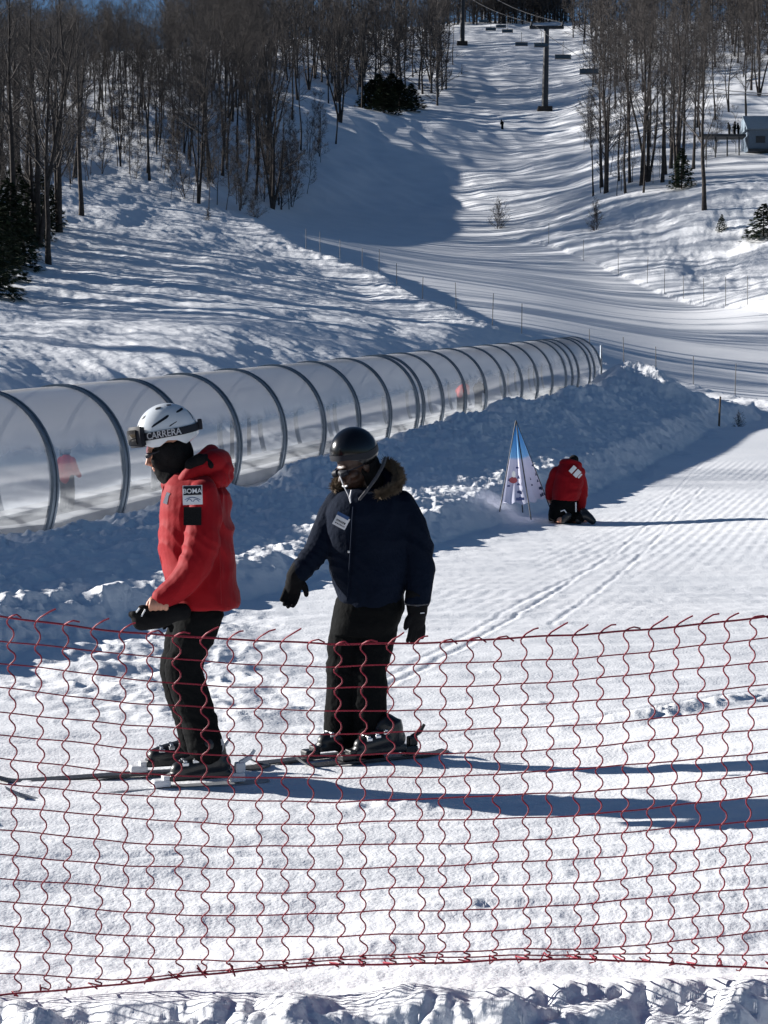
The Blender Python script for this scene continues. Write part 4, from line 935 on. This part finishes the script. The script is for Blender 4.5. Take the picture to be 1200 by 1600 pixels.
def text_on(s, size, px, py, D, parent, mt, name='lettering', rot=0, bend=0, tilt=0, sx_=1.0):
    vs, fs = subdiv_text(*text_mesh(s, size)); c = at(px, py, D); out = []
    for v in vs:
        u, q = v.x*sx_, v.y; x = u*math.cos(rot)-q*math.sin(rot); z = u*math.sin(rot)+q*math.cos(rot); out.append((c.x+x, c.y-v.z+bend*u*u+tilt*q, c.z+z))
    return MB().add(out, fs).build(name, mt, parent)
DP = D1-.285; bn = 3.5
pa = on_front(300.5, 773.5, DP, .092, .090, p1, M['white'], 'sleeve_patch', R(2), bn, .004, .10)
on_front(300.3, 766.5, DP-.0015, .084, .042, pa, M['ink'], 'patch_field', R(2), bn, .001, .10)
on_front(301, 785.2, DP-.0005, .084, .012, pa, M['ink'], 'patch_base', R(2), bn, .001, .10)
text_on('BOMA', .031, 300.3, 767.5, DP-.0035, pa, M['white'], 'patch_lettering', R(2), bn, .10)
mt_ = MB(); c = at(301, 782.5, DP-.002)
def arcpts(x0, x1, z0, h, n=8): return [(c.x+x0+(x1-x0)*i/n, c.y-.001+bn*(x0+(x1-x0)*i/n)**2, c.z+z0+h*math.sin(math.pi*i/n)) for i in range(n+1)]
for a in ((-.038, .036, .004, .012), (-.028, -.002, -.004, .012), (.002, .03, -.004, .011)): mt_.tube(arcpts(*a), .0016, 5)
mt_.build('patch_drawing', M['bluecloth'], pa)
on_front(300.5, 806.5, DP+.003, .083, .085, p1, M['blackknit'], 'dark_patch', 0, bn, .004, .12)
on_front(262, 779, D1-.17, .03, .055, p1, M['white'], 'chest_patch', R(-20), 12, .004, 0)
# seams, cuff tab and pocket flap on the jacket
for pts in ([(338, 770, -.17), (341, 800, -.20), (343, 840, -.21), (344, 880, -.212), (345, 920, -.222), (346, 944, -.222)],):
    MB().tube([at(a, b_, D1+c_) for a, b_, c_ in pts], .0035, 6, flat=.5).build('side_seam', M['red'], p1, True)
MB().tube([at(243+i*4.2, 927+i*2.0, D1-.292+.01*abs(i-3)) for i in range(8)], .006, 6).build('cuff_band', M['red'], p1, True)
MB().tube([at(256, 760, D1-.06), at(252, 790, D1-.07), at(250.5, 830, D1-.06), at(251, 870, D1-.05), at(262, 915, D1-.05)], .006, 6).build('zip_flap', M['red'], p1, True)
# trousers
tz = Blob()
tz.slices(rows(D1, [(930, 280, 352, .15, 0), (950, 275, 350, .165, 0), (972, 270, 342, .16, 0)]))
tz.limb(L_(D1, [(314, 960, -.075, .108), (300, 1000, -.085, .096), (287, 1042, -.095, .086), (294, 1072, -.095, .086), (306, 1110, -.09, .086), (317, 1146, -.10, .086), (321, 1162, -.11, .088), (323, 1166, -.115, .084)]))
tz.limb(L_(D1, [(300, 960, .08, .10), (288, 1000, .09, .092), (277, 1042, .10, .082), (282, 1075, .10, .080), (296, 1115, .10, .078), (306, 1155, .10, .078)]))
tz.finish('trousers', M['black'], p1, .0065, 4, wr=.010, wf=(8, 9), seed=21)
gz1 = lambda px, D: GZ(at(px, 1220, D).x, D, True)
def gp(px, D, dz=0): p = at(px, 1220, D); p.z = GZ(p.x, p.y, True)+dz; return p
kn_tip, kn_tail = gp(8, 7.32, -.010), gp(418, 7.72, -.006)
M['skidark'] = mat('dark_ski_top', (.045, .045, .05), .35, .5); M['skigrey'] = mat('grey_ski_top', (.24, .25, .27), .35, .5)
def lerp(a, b, t): return a+(b-a)*t
sk1 = ski(kn_tip, kn_tail, .27, 'grey ski under the near boot of the skier in red, tip at left edge', M['white'], mt=M['skigrey'])
sk2 = ski(gp(-22, 7.62, -.010), gp(420, 8.02, -.006), .34, 'dark ski under the far boot of the skier in red', M['white'], mt=M['skidark'])
f1 = (kn_tip-kn_tail).normalized(); c1 = lerp(kn_tail, kn_tip, .27)+Vector((0, 0, .035))
boot(p1, c1-f1*.155, c1+f1*.155, at(324, 1163, D1-.14))
t2_, t2t = gp(-22, 7.62, -.010), gp(420, 8.02, -.006); f2 = (t2_-t2t).normalized(); c2 = lerp(t2t, t2_, .34)+Vector((0, 0, .035))
boot(p1, c2-f2*.155, c2+f2*.155, at(306, 1155, D1+.12))
# gloves: one worn on the far hand, one held
gl = Blob(); wv = at(276, 938, D1+.12); glove_hand(gl, wv, (at(262, 965, D1+.05)-wv), (-.7, -.5, .3)); gl.limb([(at(284, 922, D1+.14), .058), (wv, .052)]); gl.finish('glove', M['glove'], p1, .006, 2)
hg = Blob()
hg.limb(L_(D1, [(286, 956, -.20, .040), (268, 958, -.235, .048), (245, 965, -.24, .054), (222, 969, -.24, .048)]))
for i, (dy, dz, ln) in enumerate(((-.03, .012, 4), (-.012, .006, 0), (.012, 0, 1), (.032, -.006, 6))): hg.limb(L_(D1, [(226, 966-dz*200, -.24+dy, .020), (211+ln, 963-dz*150, -.24+dy, .018), (205+ln, 960-dz*100, -.24+dy, .014)]), 9)
hg.limb(L_(D1, [(238, 957, -.26, .020), (226, 951, -.265, .018), (219, 951, -.265, .014)]), 9)
hgo = hg.finish('glove', M['glove'], None, .006, 3, wr=.004, wf=(14, 14)); tag(hgo, 'empty black ski glove held in the bare fist of the skier in red', 'glove')
pp = MB()
for a, b_ in (((213, 957), (218, 950)), ((221, 963), (227, 952))): pp.tube([at(a[0], a[1], D1-.29), at(b_[0], b_[1], D1-.292)], .0035, 6)
pp.build('reflective_piping', M['white'], hgo)
# ------------------------------------------------ skier in navy parka
D2 = 8.35
p2 = empty('person', at(560, 1182, D2)); tag(p2, 'smiling person in a navy parka and black helmet standing on skis behind the red one', 'person')
fr2 = frame((-.80, -.60), R(26)); hc2 = at(556, 728, D2)
b2 = Blob(); P2 = head(b2, hc2, fr2, 1.06)
b2.limb([(hc2+Vector((.03, .03, -.06)), .062), (at(578, 768, D2+.04), .068), (at(582, 795, D2+.06), .085)])
b2.slices(rows(D2, [(785, 535, 625, .12, 0), (830, 525, 635, .14, 0), (920, 530, 620, .14, 0), (950, 535, 615, .14, 0)]))
for q in ([(555, 945, .02, .10), (536, 1045, -.01, .07), (530, 1160, -.02, .05)], [(593, 945, .02, .10), (577, 1045, -.05, .07), (578, 1165, -.08, .05)], [(632, 795, -.02, .06), (655, 875, -.05, .05), (650, 945, -.1, .036)], [(525, 795, .03, .06), (497, 858, -.05, .05), (463, 898, -.1, .036)]): b2.limb(L_(D2, q))
b2.finish('body', M['skin2'], p2, .0048, 3)
j2 = Blob()
j2.slices(rows(D2, [(764, 548, 612, .10, .02), (771, 530, 628, .14, 0), (782, 518, 642, .165, 0), (800, 510, 648, .18, 0), (830, 508, 648, .185, 0), (858, 510, 646, .185, 0), (882, 514, 643, .18, 0), (905, 520, 638, .18, 0), (925, 526, 632, .178, 0), (938, 531, 627, .172, 0), (944, 534, 622, .165, 0)]), sup=2.4)
j2.limb(L_(D2, [(626, 793, -.01, .085), (642, 820, -.03, .088), (652, 855, -.045, .084), (656, 882, -.055, .078), (655, 915, -.08, .068), (652, 938, -.095, .060)]))
j2.limb(L_(D2, [(530, 790, .03, .080), (512, 825, .0, .076), (499, 855, -.04, .068), (483, 876, -.07, .060), (469, 893, -.09, .052)]))
j2.finish('parka', M['navy'], p2, .0065, 3, wr=.013, wf=(5, 4), seed=40)
fp = MB(); fp.tube([at(552, 792, D2-.185), at(549, 840, D2-.198), at(546, 890, D2-.198), at(543, 938, D2-.18)], [.012]*4, 6, flat=.4); fp.build('front_placket', M['navy'], p2)
MB().box(at(545, 862, D2-.21), (.012, .006, .012), bev=.002).build('snap', M['silver'], p2)
# hood with fur trim, grey hoodie edge and cord
h2 = Blob(); h2.limb(L_(D2, [(592, 742, .08, .052), (612, 752, .04, .055), (610, 770, -.04, .052), (590, 778, -.10, .042)])); h2.limb(L_(D2, [(592, 738, .10, .05), (560, 750, .16, .05), (536, 766, .08, .036)])); h2.finish('hood', M['navy'], p2, .0065, 3, wr=.004)
def fur(path, rad, n, ln, seed, name, parent):
    g_ = np.random.default_rng(seed); A = []; B = []; r0 = []; r1 = []
    Pp = [np.array(p) for p in path]
    for _ in range(n):
        t = g_.uniform(0, len(Pp)-1.001); i = int(t); f = t-i; c = Pp[i]*(1-f)+Pp[i+1]*f; d = g_.normal(0, 1, 3); d /= np.linalg.norm(d)
        s_ = c+d*rad*.5; e = c+d*(rad+ln*g_.uniform(.4, 1))+g_.normal(0, ln*.2, 3); A.append(s_); B.append(e); r0.append(.0024); r1.append(.0006)
    V, Fq = prisms(A, B, r0, r1, 3); return link(name, mesh_np(name, V, Fq, M['fur']), parent)
fpth = [at(604, 722, D2+.06), at(618, 731, D2+.02), at(625, 746, D2-.04), at(620, 760, D2-.09), at(606, 769, D2-.13), at(592, 775, D2-.15)]
fur(fpth, .015, 5200, .026, 1, 'fur_trim', p2); fur([at(536, 742, D2+.12), at(528, 753, D2+.08), at(524, 764, D2+.0)], .016, 1100, .028, 2, 'fur_trim', p2)
hh = Blob(); hh.limb(L_(D2, [(602, 716, .02, .010), (598, 728, -.05, .0095), (588, 746, -.11, .0095), (575, 764, -.155, .009), (562, 780, -.185, .008)])); hh.finish('hoodie_edge', M['grey'], p2, .004, 1)
hh = Blob(); hh.limb(L_(D2, [(590, 780, -.05, .05), (568, 792, -.09, .05), (550, 792, -.06, .035)])); hh.finish('hoodie_collar', M['blackknit'], p2, .006, 2)
MB().tube([at(531, 744, D2-.09), at(536, 757, D2-.14), at(544, 773, D2-.18), at(548, 786, D2-.20)], .0032, 6).build('drawstring', M['bootgrey'], p2)
MB().tube([at(549, 766, D2-.18), at(547, 776, D2-.195), at(548, 786, D2-.202)], .0036, 6).build('drawstring', M['bootgrey'], p2)
# helmet
frh2 = frame((-.80, -.60), R(20)); hcc = at(553, 706, D2); hr2 = (.132, .118, .132)
def lat_2(l):
    l = l % 360; l = min(l, 360-l)
    return float(np.interp(l, [0, 35, 60, 80, 100, 125, 150, 180], [2, -2, -12, -30, -32, -22, -22, -20]))
hm2, hp2 = shell(hcc, frh2, hr2, lat_2, M['black_shell'], 'helmet', p2)
shell(hcc, frh2, hr2, lambda l: float(np.interp(min(l % 360, 360-l % 360), [0, 40, 90, 140, 180], [-2, -4, -16, -12, -8])), M['ink'], 'helmet_trim', hm2, n=60, m=3, off=.003, thick=.003, lat1=lambda l: float(np.interp(min(l % 360, 360-l % 360), [0, 40, 90, 140, 180], [10, 8, 0, 2, 4])))
bk = Blob(); bk.ell(hc2+Vector((.045, .02, .0)), (.085, .085, .085)); bk.limb(L_(D2, [(578, 738, .0, .052), (585, 760, .02, .06)])); bk.finish('ear_pads', M['blackknit'], p2, .006, 2)
g = MB()
for s in (-1, 1):
    g.tube([P2(.106, s*.010, .016), P2(.108, s*.034, .010), P2(.092, s*.056, .012)], [.015, .020, .012], 10); g.tube([P2(.092, s*.056, .018), P2(.05, s*.082, .016), P2(-.01, s*.088, .012)], .0035, 6)
g.build('sunglasses', M['ink'], p2, True)
tt = MB(); tt.tube([P2(.103, s, -.0625+abs(s)*.18) for s in (-.021, -.011, 0, .011, .021)], [.0038, .0062, .0068, .0062, .0038], 8); tt.build('teeth', M['white'], p2, True)
# name badge
bg_ = on_front(533, 815, D2-.205, .072, .062, p2, M['white'], 'name_badge', R(-28), 2, .003, 0)
on_front(536, 806, D2-.208, .066, .018, bg_, M['bluecloth'], 'badge_header', R(-28), 2, .001, 0)
q = MB(); c = at(532, 817, D2-.2085); rr = R(-28); rgb = random.Random(4)
for row, z0 in ((0, .006), (1, -.010)):
    x = -.026
    while x < .026:
        w_ = rgb.uniform(.004, .009); cx, cz = x+w_/2, z0; q.box((c.x+cx*math.cos(rr)-cz*math.sin(rr), c.y, c.z+cx*math.sin(rr)+cz*math.cos(rr)), (w_*.8, .001, .009 if row == 0 else .006), Matrix.Rotation(-rr, 3, 'Y')); x += w_+.002
q.build('badge_print', M['ink'], bg_)
t_ = Blob()
t_.slices(rows(D2, [(925, 530, 630, .15, .0), (950, 524, 632, .165, 0), (975, 520, 622, .16, 0), (990, 518, 615, .14, 0)]))
t_.limb(L_(D2, [(556, 955, .03, .12), (545, 1000, .01, .108), (538, 1042, -.01, .094), (536, 1085, -.01, .090), (534, 1125, -.015, .090), (533, 1148, -.02, .088)]))
t_.limb(L_(D2, [(592, 955, .02, .12), (584, 1000, -.02, .108), (577, 1042, -.055, .096), (577, 1085, -.06, .094), (578, 1130, -.07, .094), (578, 1160, -.08, .092)]))
t_.finish('trousers', M['black'], p2, .0065, 3, wr=.009, wf=(8, 8), seed=50)
g2 = Blob(); wv = at(652, 950, D2-.1); glove_hand(g2, wv, (-.01, 0, -1), (-.8, -.5, 0), 1.12, .22, .3, (-.35, -.3, -.75)); g2.limb([(at(651, 930, D2-.095), .062), (at(652, 955, D2-.1), .054)]); go = g2.finish('glove', M['glove'], p2, .0055, 2)
MB().tube([at(651-19, 944, D2-.12), at(651, 946, D2-.165), at(651+19, 944, D2-.13)], .004, 6).build('glove_cuff_piping', M['grey'], go)
on_front(660, 958, D2-.152, .022, .006, go, M['white'], 'glove_label', R(5), 0, .004)
g2 = Blob(); wv = at(464, 896, D2-.095); glove_hand(g2, wv, (-.26, .0, -.97), (.75, -.25, 0), 1.10, .02, .45, (.35, -.1, -.8)); g2.limb([(at(472, 886, D2-.085), .055), (at(462, 901, D2-.095), .050)]); g2.finish('glove', M['glove'], p2, .0055, 2)
def g3(px, py_D, dz=0): p = at(px, 1190, py_D); p.z = GZ(p.x, p.y, True)+dz; return p
a0, a1_ = g3(380, 8.02, -.002), g3(640, 8.50, -.002); b0, b1_ = g3(462, 7.95, -.002), g3(696, 8.38, -.002)
ski(a0, a1_, .42, 'dark ski under the left boot of the skier in the navy parka', M['bootblack'], mt=M['skidark'], w_=.072)
ski(b0, b1_, .46, 'snow dusted ski under the right boot of the skier in the navy parka', M['bootblack'], mt=M['skidark'], w_=.072)
for (t0, t1, ft, ank) in ((a0, a1_, .42, at(534, 1148, D2-.02)), (b0, b1_, .46, at(578, 1158, D2-.08))):
    f = (t0-t1).normalized(); c = lerp(t1, t0, ft)+Vector((0, 0, .03)); boot(p2, c-f*.155, c+f*.155, ank, cuffmat=M['bootblack'])
# ------------------------------------------------ kneeling person in red
D3 = 27.0
p3 = empty('person', at(885, 816, D3)); tag(p3, 'person in a red jacket kneeling in the snow with back turned beside the blue banner', 'person')
b3 = Blob(); b3.ell(at(895, 727, D3+.12), (.10, .11, .12)); b3.limb([(at(892, 735, D3+.08), .07), (at(888, 750, D3), .13), (at(880, 790, D3), .14)])
for q in ([(872, 790, -.05, .11), (868, 808, .35, .08), (872, 812, -.12, .06), (876, 812, -.3, .05)], [(890, 790, -.02, .11), (892, 808, .35, .08), (900, 812, -.1, .06), (915, 812, -.3, .05)], [(865, 745, .05, .07), (858, 772, .1, .055), (862, 785, .25, .045)], [(906, 745, .02, .07), (910, 775, .02, .055), (906, 800, .02, .045)]): b3.limb(L_(D3, q))
b3.finish('body', M['skin'], p3, .012, 2)
j3 = Blob(); j3.slices(rows(D3, [(720, 880, 902, .10, .06), (726, 873, 907, .18, .05), (737, 867, 911, .22, .03), (755, 864, 912, .24, 0), (770, 863, 908, .24, -.03), (782, 864, 903, .22, -.05)]))
j3.limb(L_(D3, [(869, 738, .03, .10), (861, 760, .05, .095), (859, 775, .12, .075)])); j3.limb(L_(D3, [(905, 738, .0, .10), (910, 765, -.02, .09), (909, 785, -.02, .08), (907, 798, -.02, .07)])); j3.limb(L_(D3, [(880, 724, .0, .07), (890, 725, -.04, .085), (902, 728, .0, .08)]))
j3.finish('jacket', M['red'], p3, .012, 3, wr=.012, wf=(5, 4), seed=60)
hp_ = Blob(); hp_.ell(at(896.5, 718.5, D3+.08), (.085, .11, .085)); hp_.finish('hat', M['blackknit'], p3, .012, 2)
cr = MB(); c = at(899, 737, D3-.255); ra = R(-42)
for (u, v, w_, h_) in ((-.055, .0, .07, .13), (.045, 0, .08, .13), (.11, .0, .03, .09)):
    cr.box((c.x+u*math.cos(ra)-v*math.sin(ra), c.y+.03, c.z+u*math.sin(ra)+v*math.cos(ra)), (w_, .012, h_), Matrix.Rotation(-ra, 3, 'Y'))
cr.build('back_patch', M['white'], p3)
t3 = Blob(); t3.slices(rows(D3, [(776, 866, 902, .2, -.05), (790, 859, 900, .24, -.06), (805, 857, 899, .24, -.06), (814, 858, 898, .22, -.05)]))
t3.limb(L_(D3, [(870, 800, .1, .14), (868, 808, .42, .10)])); t3.limb(L_(D3, [(890, 800, .1, .14), (893, 808, .42, .10)])); t3.limb(L_(D3, [(892, 806, -.1, .09), (908, 809, -.3, .08)]))
t3.finish('trousers', M['black'], p3, .012, 2, wr=.01, seed=61)
s3 = Blob(); s3.limb(L_(D3, [(905, 812, -.28, .075), (914, 806, -.30, .085), (926, 814, -.32, .06)])); s3.limb(L_(D3, [(912, 800, -.28, .07), (922, 810, -.3, .07)])); s3.finish('ski_boot', M['bootblack'], p3, .012, 1)
s3 = Blob(); s3.limb(L_(D3, [(880, 812, -.30, .06), (888, 806, -.34, .06)])); s3.finish('ski_boot', M['bootblack'], p3, .012, 1)
s3 = Blob(); glove_hand(s3, at(907, 799, D3-.02), (.1, -.1, -1), (-.9, 0, 0), 1.1); s3.finish('glove', M['glove'], p3, .01, 1)
mk = MB(); mk.tube([at(876, 799, D3-.31), at(882, 797, D3-.33), at(886, 803, D3-.34)], .012, 5); mk.tube([at(899.5, 785, D3-.28), at(900, 800, D3-.28)], .013, 5); mk.build('strap', M['white'], p3)
# ------------------------------------------------ small figures
def figure(base, h, yaw, jm, hm, tm, label, bend=0, voxel=.02, arms=.25, helmet=True, group=None):
    o = empty('person', base); tag(o, label, 'person', group); k = h/1.75; f = Vector((math.cos(yaw), math.sin(yaw), 0)); l = Vector((-f.y, f.x, 0)); U = Vector((0, 0, 1))
    B = Vector(base)
    def Q(a, b, c):   # forward, left, up with forward bend above the hips
        if c > .9: d = c-.9; a = a+d*math.sin(bend); c = .9+d*math.cos(bend)
        return B+(f*a+l*b+U*c)*k
    b = Blob(); b.ell(Q(0, 0, 1.6), (.10*k,)*3); b.limb([(Q(0, 0, 1.5), .06*k), (Q(0, 0, 1.3), .12*k), (Q(0, 0, .95), .12*k)])
    for s in (-1, 1): b.limb([(Q(0, .1*s, .9), .09*k), (Q(.05, .11*s, .5), .07*k), (Q(0, .12*s, .06), .05*k)]); b.limb([(Q(0, .2*s, 1.4), .06*k), (Q(.02, .28*s, 1.12), .05*k), (Q(arms, .26*s, .95), .04*k)])
    b.finish('body', M['skin'], o, voxel*k, 1)
    j = Blob(); j.limb([(Q(0, 0, 1.42), .14*k), (Q(0, 0, 1.2), .20*k), (Q(0, 0, .92), .19*k)])
    for s in (-1, 1): j.limb([(Q(0, .18*s, 1.38), .095*k), (Q(.02, .27*s, 1.12), .085*k), (Q(arms*.9, .25*s, .97), .07*k)])
    j.finish('jacket', jm, o, voxel*k, 2)
    t = Blob()
    for s in (-1, 1): t.limb([(Q(0, .09*s, .92), .13*k), (Q(.05, .11*s, .5), .10*k), (Q(0, .12*s, .12), .09*k)])
    t.finish('trousers', tm, o, voxel*k, 2)
    g = Blob(); g.ell(Q(0, 0, 1.63), (.135*k, .13*k, .13*k)); g.finish('helmet', hm, o, voxel*.7*k, 2)
    for s in (-1, 1): w = Blob(); w.limb([(Q(-.05, .12*s, .05), .07*k), (Q(.16, .12*s, .04), .05*k)]); w.finish('boot', M['bootblack'], o, voxel*k, 1)
    return o
M['bluehelm'] = mat('blue_grey_helmet', (.14, .18, .24), .2, .5, coat=.5); M['navyhelm'] = mat('navy_helmet', (.02, .035, .07), .25, .5)
figure(leg(1.03, -1.2, .2), 1.15, R(70), M['redkid'], M['bluehelm'], M['black'], 'small child in red jacket and blue-grey helmet inside the left end of the tunnel', voxel=.03)
figure(leg(2.45, -1.15, .2), 1.2, R(80), M['redkid'], M['navyhelm'], M['grey'], 'person in red and grey inside the tunnel behind the white helmeted skier', bend=.1, voxel=.03)
figure(leg(11.7, -1.3, .2), 1.3, R(60), M['redkid'], M['black_shell'], M['black'], 'person in dark red bending forward far up inside the tunnel', bend=.7, voxel=.04)
figure(leg(12.6, -1.3, .2), 1.15, R(60), M['black'], M['bluehelm'], M['black'], 'person in black with a shiny helmet farthest up inside the tunnel', bend=.3, voxel=.04)
Dk = solve_D(785, 204); pk = at(785, 204, Dk); pk.z = GZ(pk.x, pk.y)
figure(pk, 1.75, R(-120), M['black'], M['black'], M['black'], 'tiny dark skier coming over the lip high on the middle slope', bend=.5, voxel=.06)
# ------------------------------------------------ banner cone
D4 = 27.2
bn_ = empty('banner', at(816, 800, D4)); tag(bn_, 'blue and white cloth banner cone standing on thin poles beside the kneeling person', 'banner')
def banner_mat():
    m = cloth('banner_cloth', (.5, .55, .75), .8, .1, bump=.2, bs=8); nt = m.node_tree; L = nt.links.new; b = nt.nodes['Principled BSDF']
    at_ = nt.nodes.new('ShaderNodeAttribute'); at_.attribute_name = 'hgt'; cr = nt.nodes.new('ShaderNodeValToRGB'); e = cr.color_ramp.elements
    e[0].position = .0; e[0].color = (.66, .68, .82, 1); e[1].position = .525; e[1].color = (.76, .74, .84, 1); n = e.new(.555); n.color = (.30, .58, .85, 1); n = e.new(1); n.color = (.08, .34, .68, 1)
    L(at_.outputs['Fac'], cr.inputs[0]); L(cr.outputs[0], b.inputs['Base Color']); b.inputs['Transmission Weight'].default_value = 0
    tl = nt.nodes.new('ShaderNodeBsdfTranslucent'); L(cr.outputs[0], tl.inputs[0]); mx = nt.nodes.new('ShaderNodeMixShader'); mx.inputs[0].default_value = .35
    L(b.outputs[0], mx.inputs[1]); L(tl.outputs[0], mx.inputs[2]); L(mx.outputs[0], nt.nodes['Material Output'].inputs[0]); return m
M['banner'] = banner_mat(); M['bprint'] = mat('banner_print', (.03, .05, .16), .7, .2); M['bred'] = mat('banner_red_print', (.25, .05, .07), .7, .2)
apex = at(806, 657, D4); corners = [at(783, 786, D4-.25), at(826, 787, D4-.45), at(853, 777, D4+.15), at(815, 778, D4+.55)]
vs = []; fs = []; hh_ = []; nj = 22; ni = 14
for s in range(4):
    A, B = corners[s], corners[(s+1) % 4]; nrm = (B-A).cross(apex-A).normalized(); base = len(vs)
    for j in range(nj+1):
        for i in range(ni+1):
            f = j/nj; u = i/ni; p = A.lerp(B, u).lerp(apex, f); fold = math.sin(u*math.pi*5+s*2+f*2)*.022*(1-f)*math.sin(math.pi*u)+math.sin(u*math.pi*2.5+1)*.03*math.sin(math.pi*f)*math.sin(math.pi*u)
            if j == 0: p = p+Vector((0, 0, .02*math.sin(u*14)))
            vs.append(p+nrm*fold); hh_.append(f)
    fs += [(base+j*(ni+1)+i, base+j*(ni+1)+i+1, base+(j+1)*(ni+1)+i+1, base+(j+1)*(ni+1)+i) for j in range(nj) for i in range(ni)]
me = mesh_np('cloth', vs, fs, M['banner'], True); a_ = me.attributes.new('hgt', 'FLOAT', 'POINT'); a_.data.foreach_set('value', np.array(hh_, dtype=np.float32)); link('cloth', me, bn_)
for c in corners:
    b = MB(); q = c+(c-apex).normalized()*.28; b.tube([apex, c, q], .010, 6); b.build('pole', M['darksteel'], bn_, True)
def face_pt(s, u, f, o=.04):
    A, B = corners[s], corners[(s+1) % 4]; nrm = (B-A).cross(apex-A).normalized()
    if nrm.y > 0: nrm = -nrm
    return A.lerp(B, u).lerp(apex, f)+nrm*o
def mark(s, u, f, w_, h_, mt, shape='bar'):
    A, B = corners[s], corners[(s+1) % 4]; ex = (B-A).normalized(); ey = (apex-A.lerp(B, .5)).normalized(); c = face_pt(s, u, f, .045)
    if shape == 'tree': pts = [(-w_/2, 0), (w_/2, 0), (0, h_)]
    elif shape == 'round': pts = [(w_/2*math.cos(a*.52), h_/2*math.sin(a*.52)) for a in range(12)]
    else: pts = [(-w_/2, -h_/2), (w_/2, -h_/2), (w_/2*.9, h_/2), (-w_/2*.9, h_/2)]
    nn = ex.cross(ey).normalized(); return MB().prism([c+ex*a+ey*b for a, b in pts], 0, .003, nn)
mb = MB(); pr = random.Random(2)
for s in (0, 1):
    for (u, f, w_, h_, sh) in ((.68, .13, .05, .04, 'bar'), (.74, .13, .05, .05, 'bar'), (.64, .045, .06, .05, 'bar'), (.74, .05, .05, .06, 'bar'), (.84, .05, .05, .045, 'bar'), (.78, .12, .04, .05, 'bar'), (.70, .21, .07, .05, 'tree'), (.72, .29, .05, .06, 'tree'), (.68, .42, .05, .03, 'bar'), (.25, .2, .05, .03, 'bar'), (.24, .26, .04, .05, 'tree')):
        q = mark(s, u, f, w_, h_, M['bprint'], sh); mb.add(q.v, q.f)
mb.build('print', M['bprint'], bn_)
q = mark(0, .45, .27, .15, .11, M['bred'], 'round'); q.build('print', M['bred'], bn_)
q = mark(0, .47, .34, .07, .12, M['white'], 'round'); q.build('print', M['white'], bn_)

for i, (px, hgt, bd_) in enumerate(((1140, 1.6, .3), (1148, 1.7, .0), (1154, 1.5, .2))):
    q = at(px, 200, Ds+1.0); q.z = zp+.14; figure(q, hgt, R(200), M['black'], M['black'], M['black'], 'tiny dark figure waiting on the raised platform beside the lift shack', bend=bd_, voxel=.06, group='people on the lift platform')
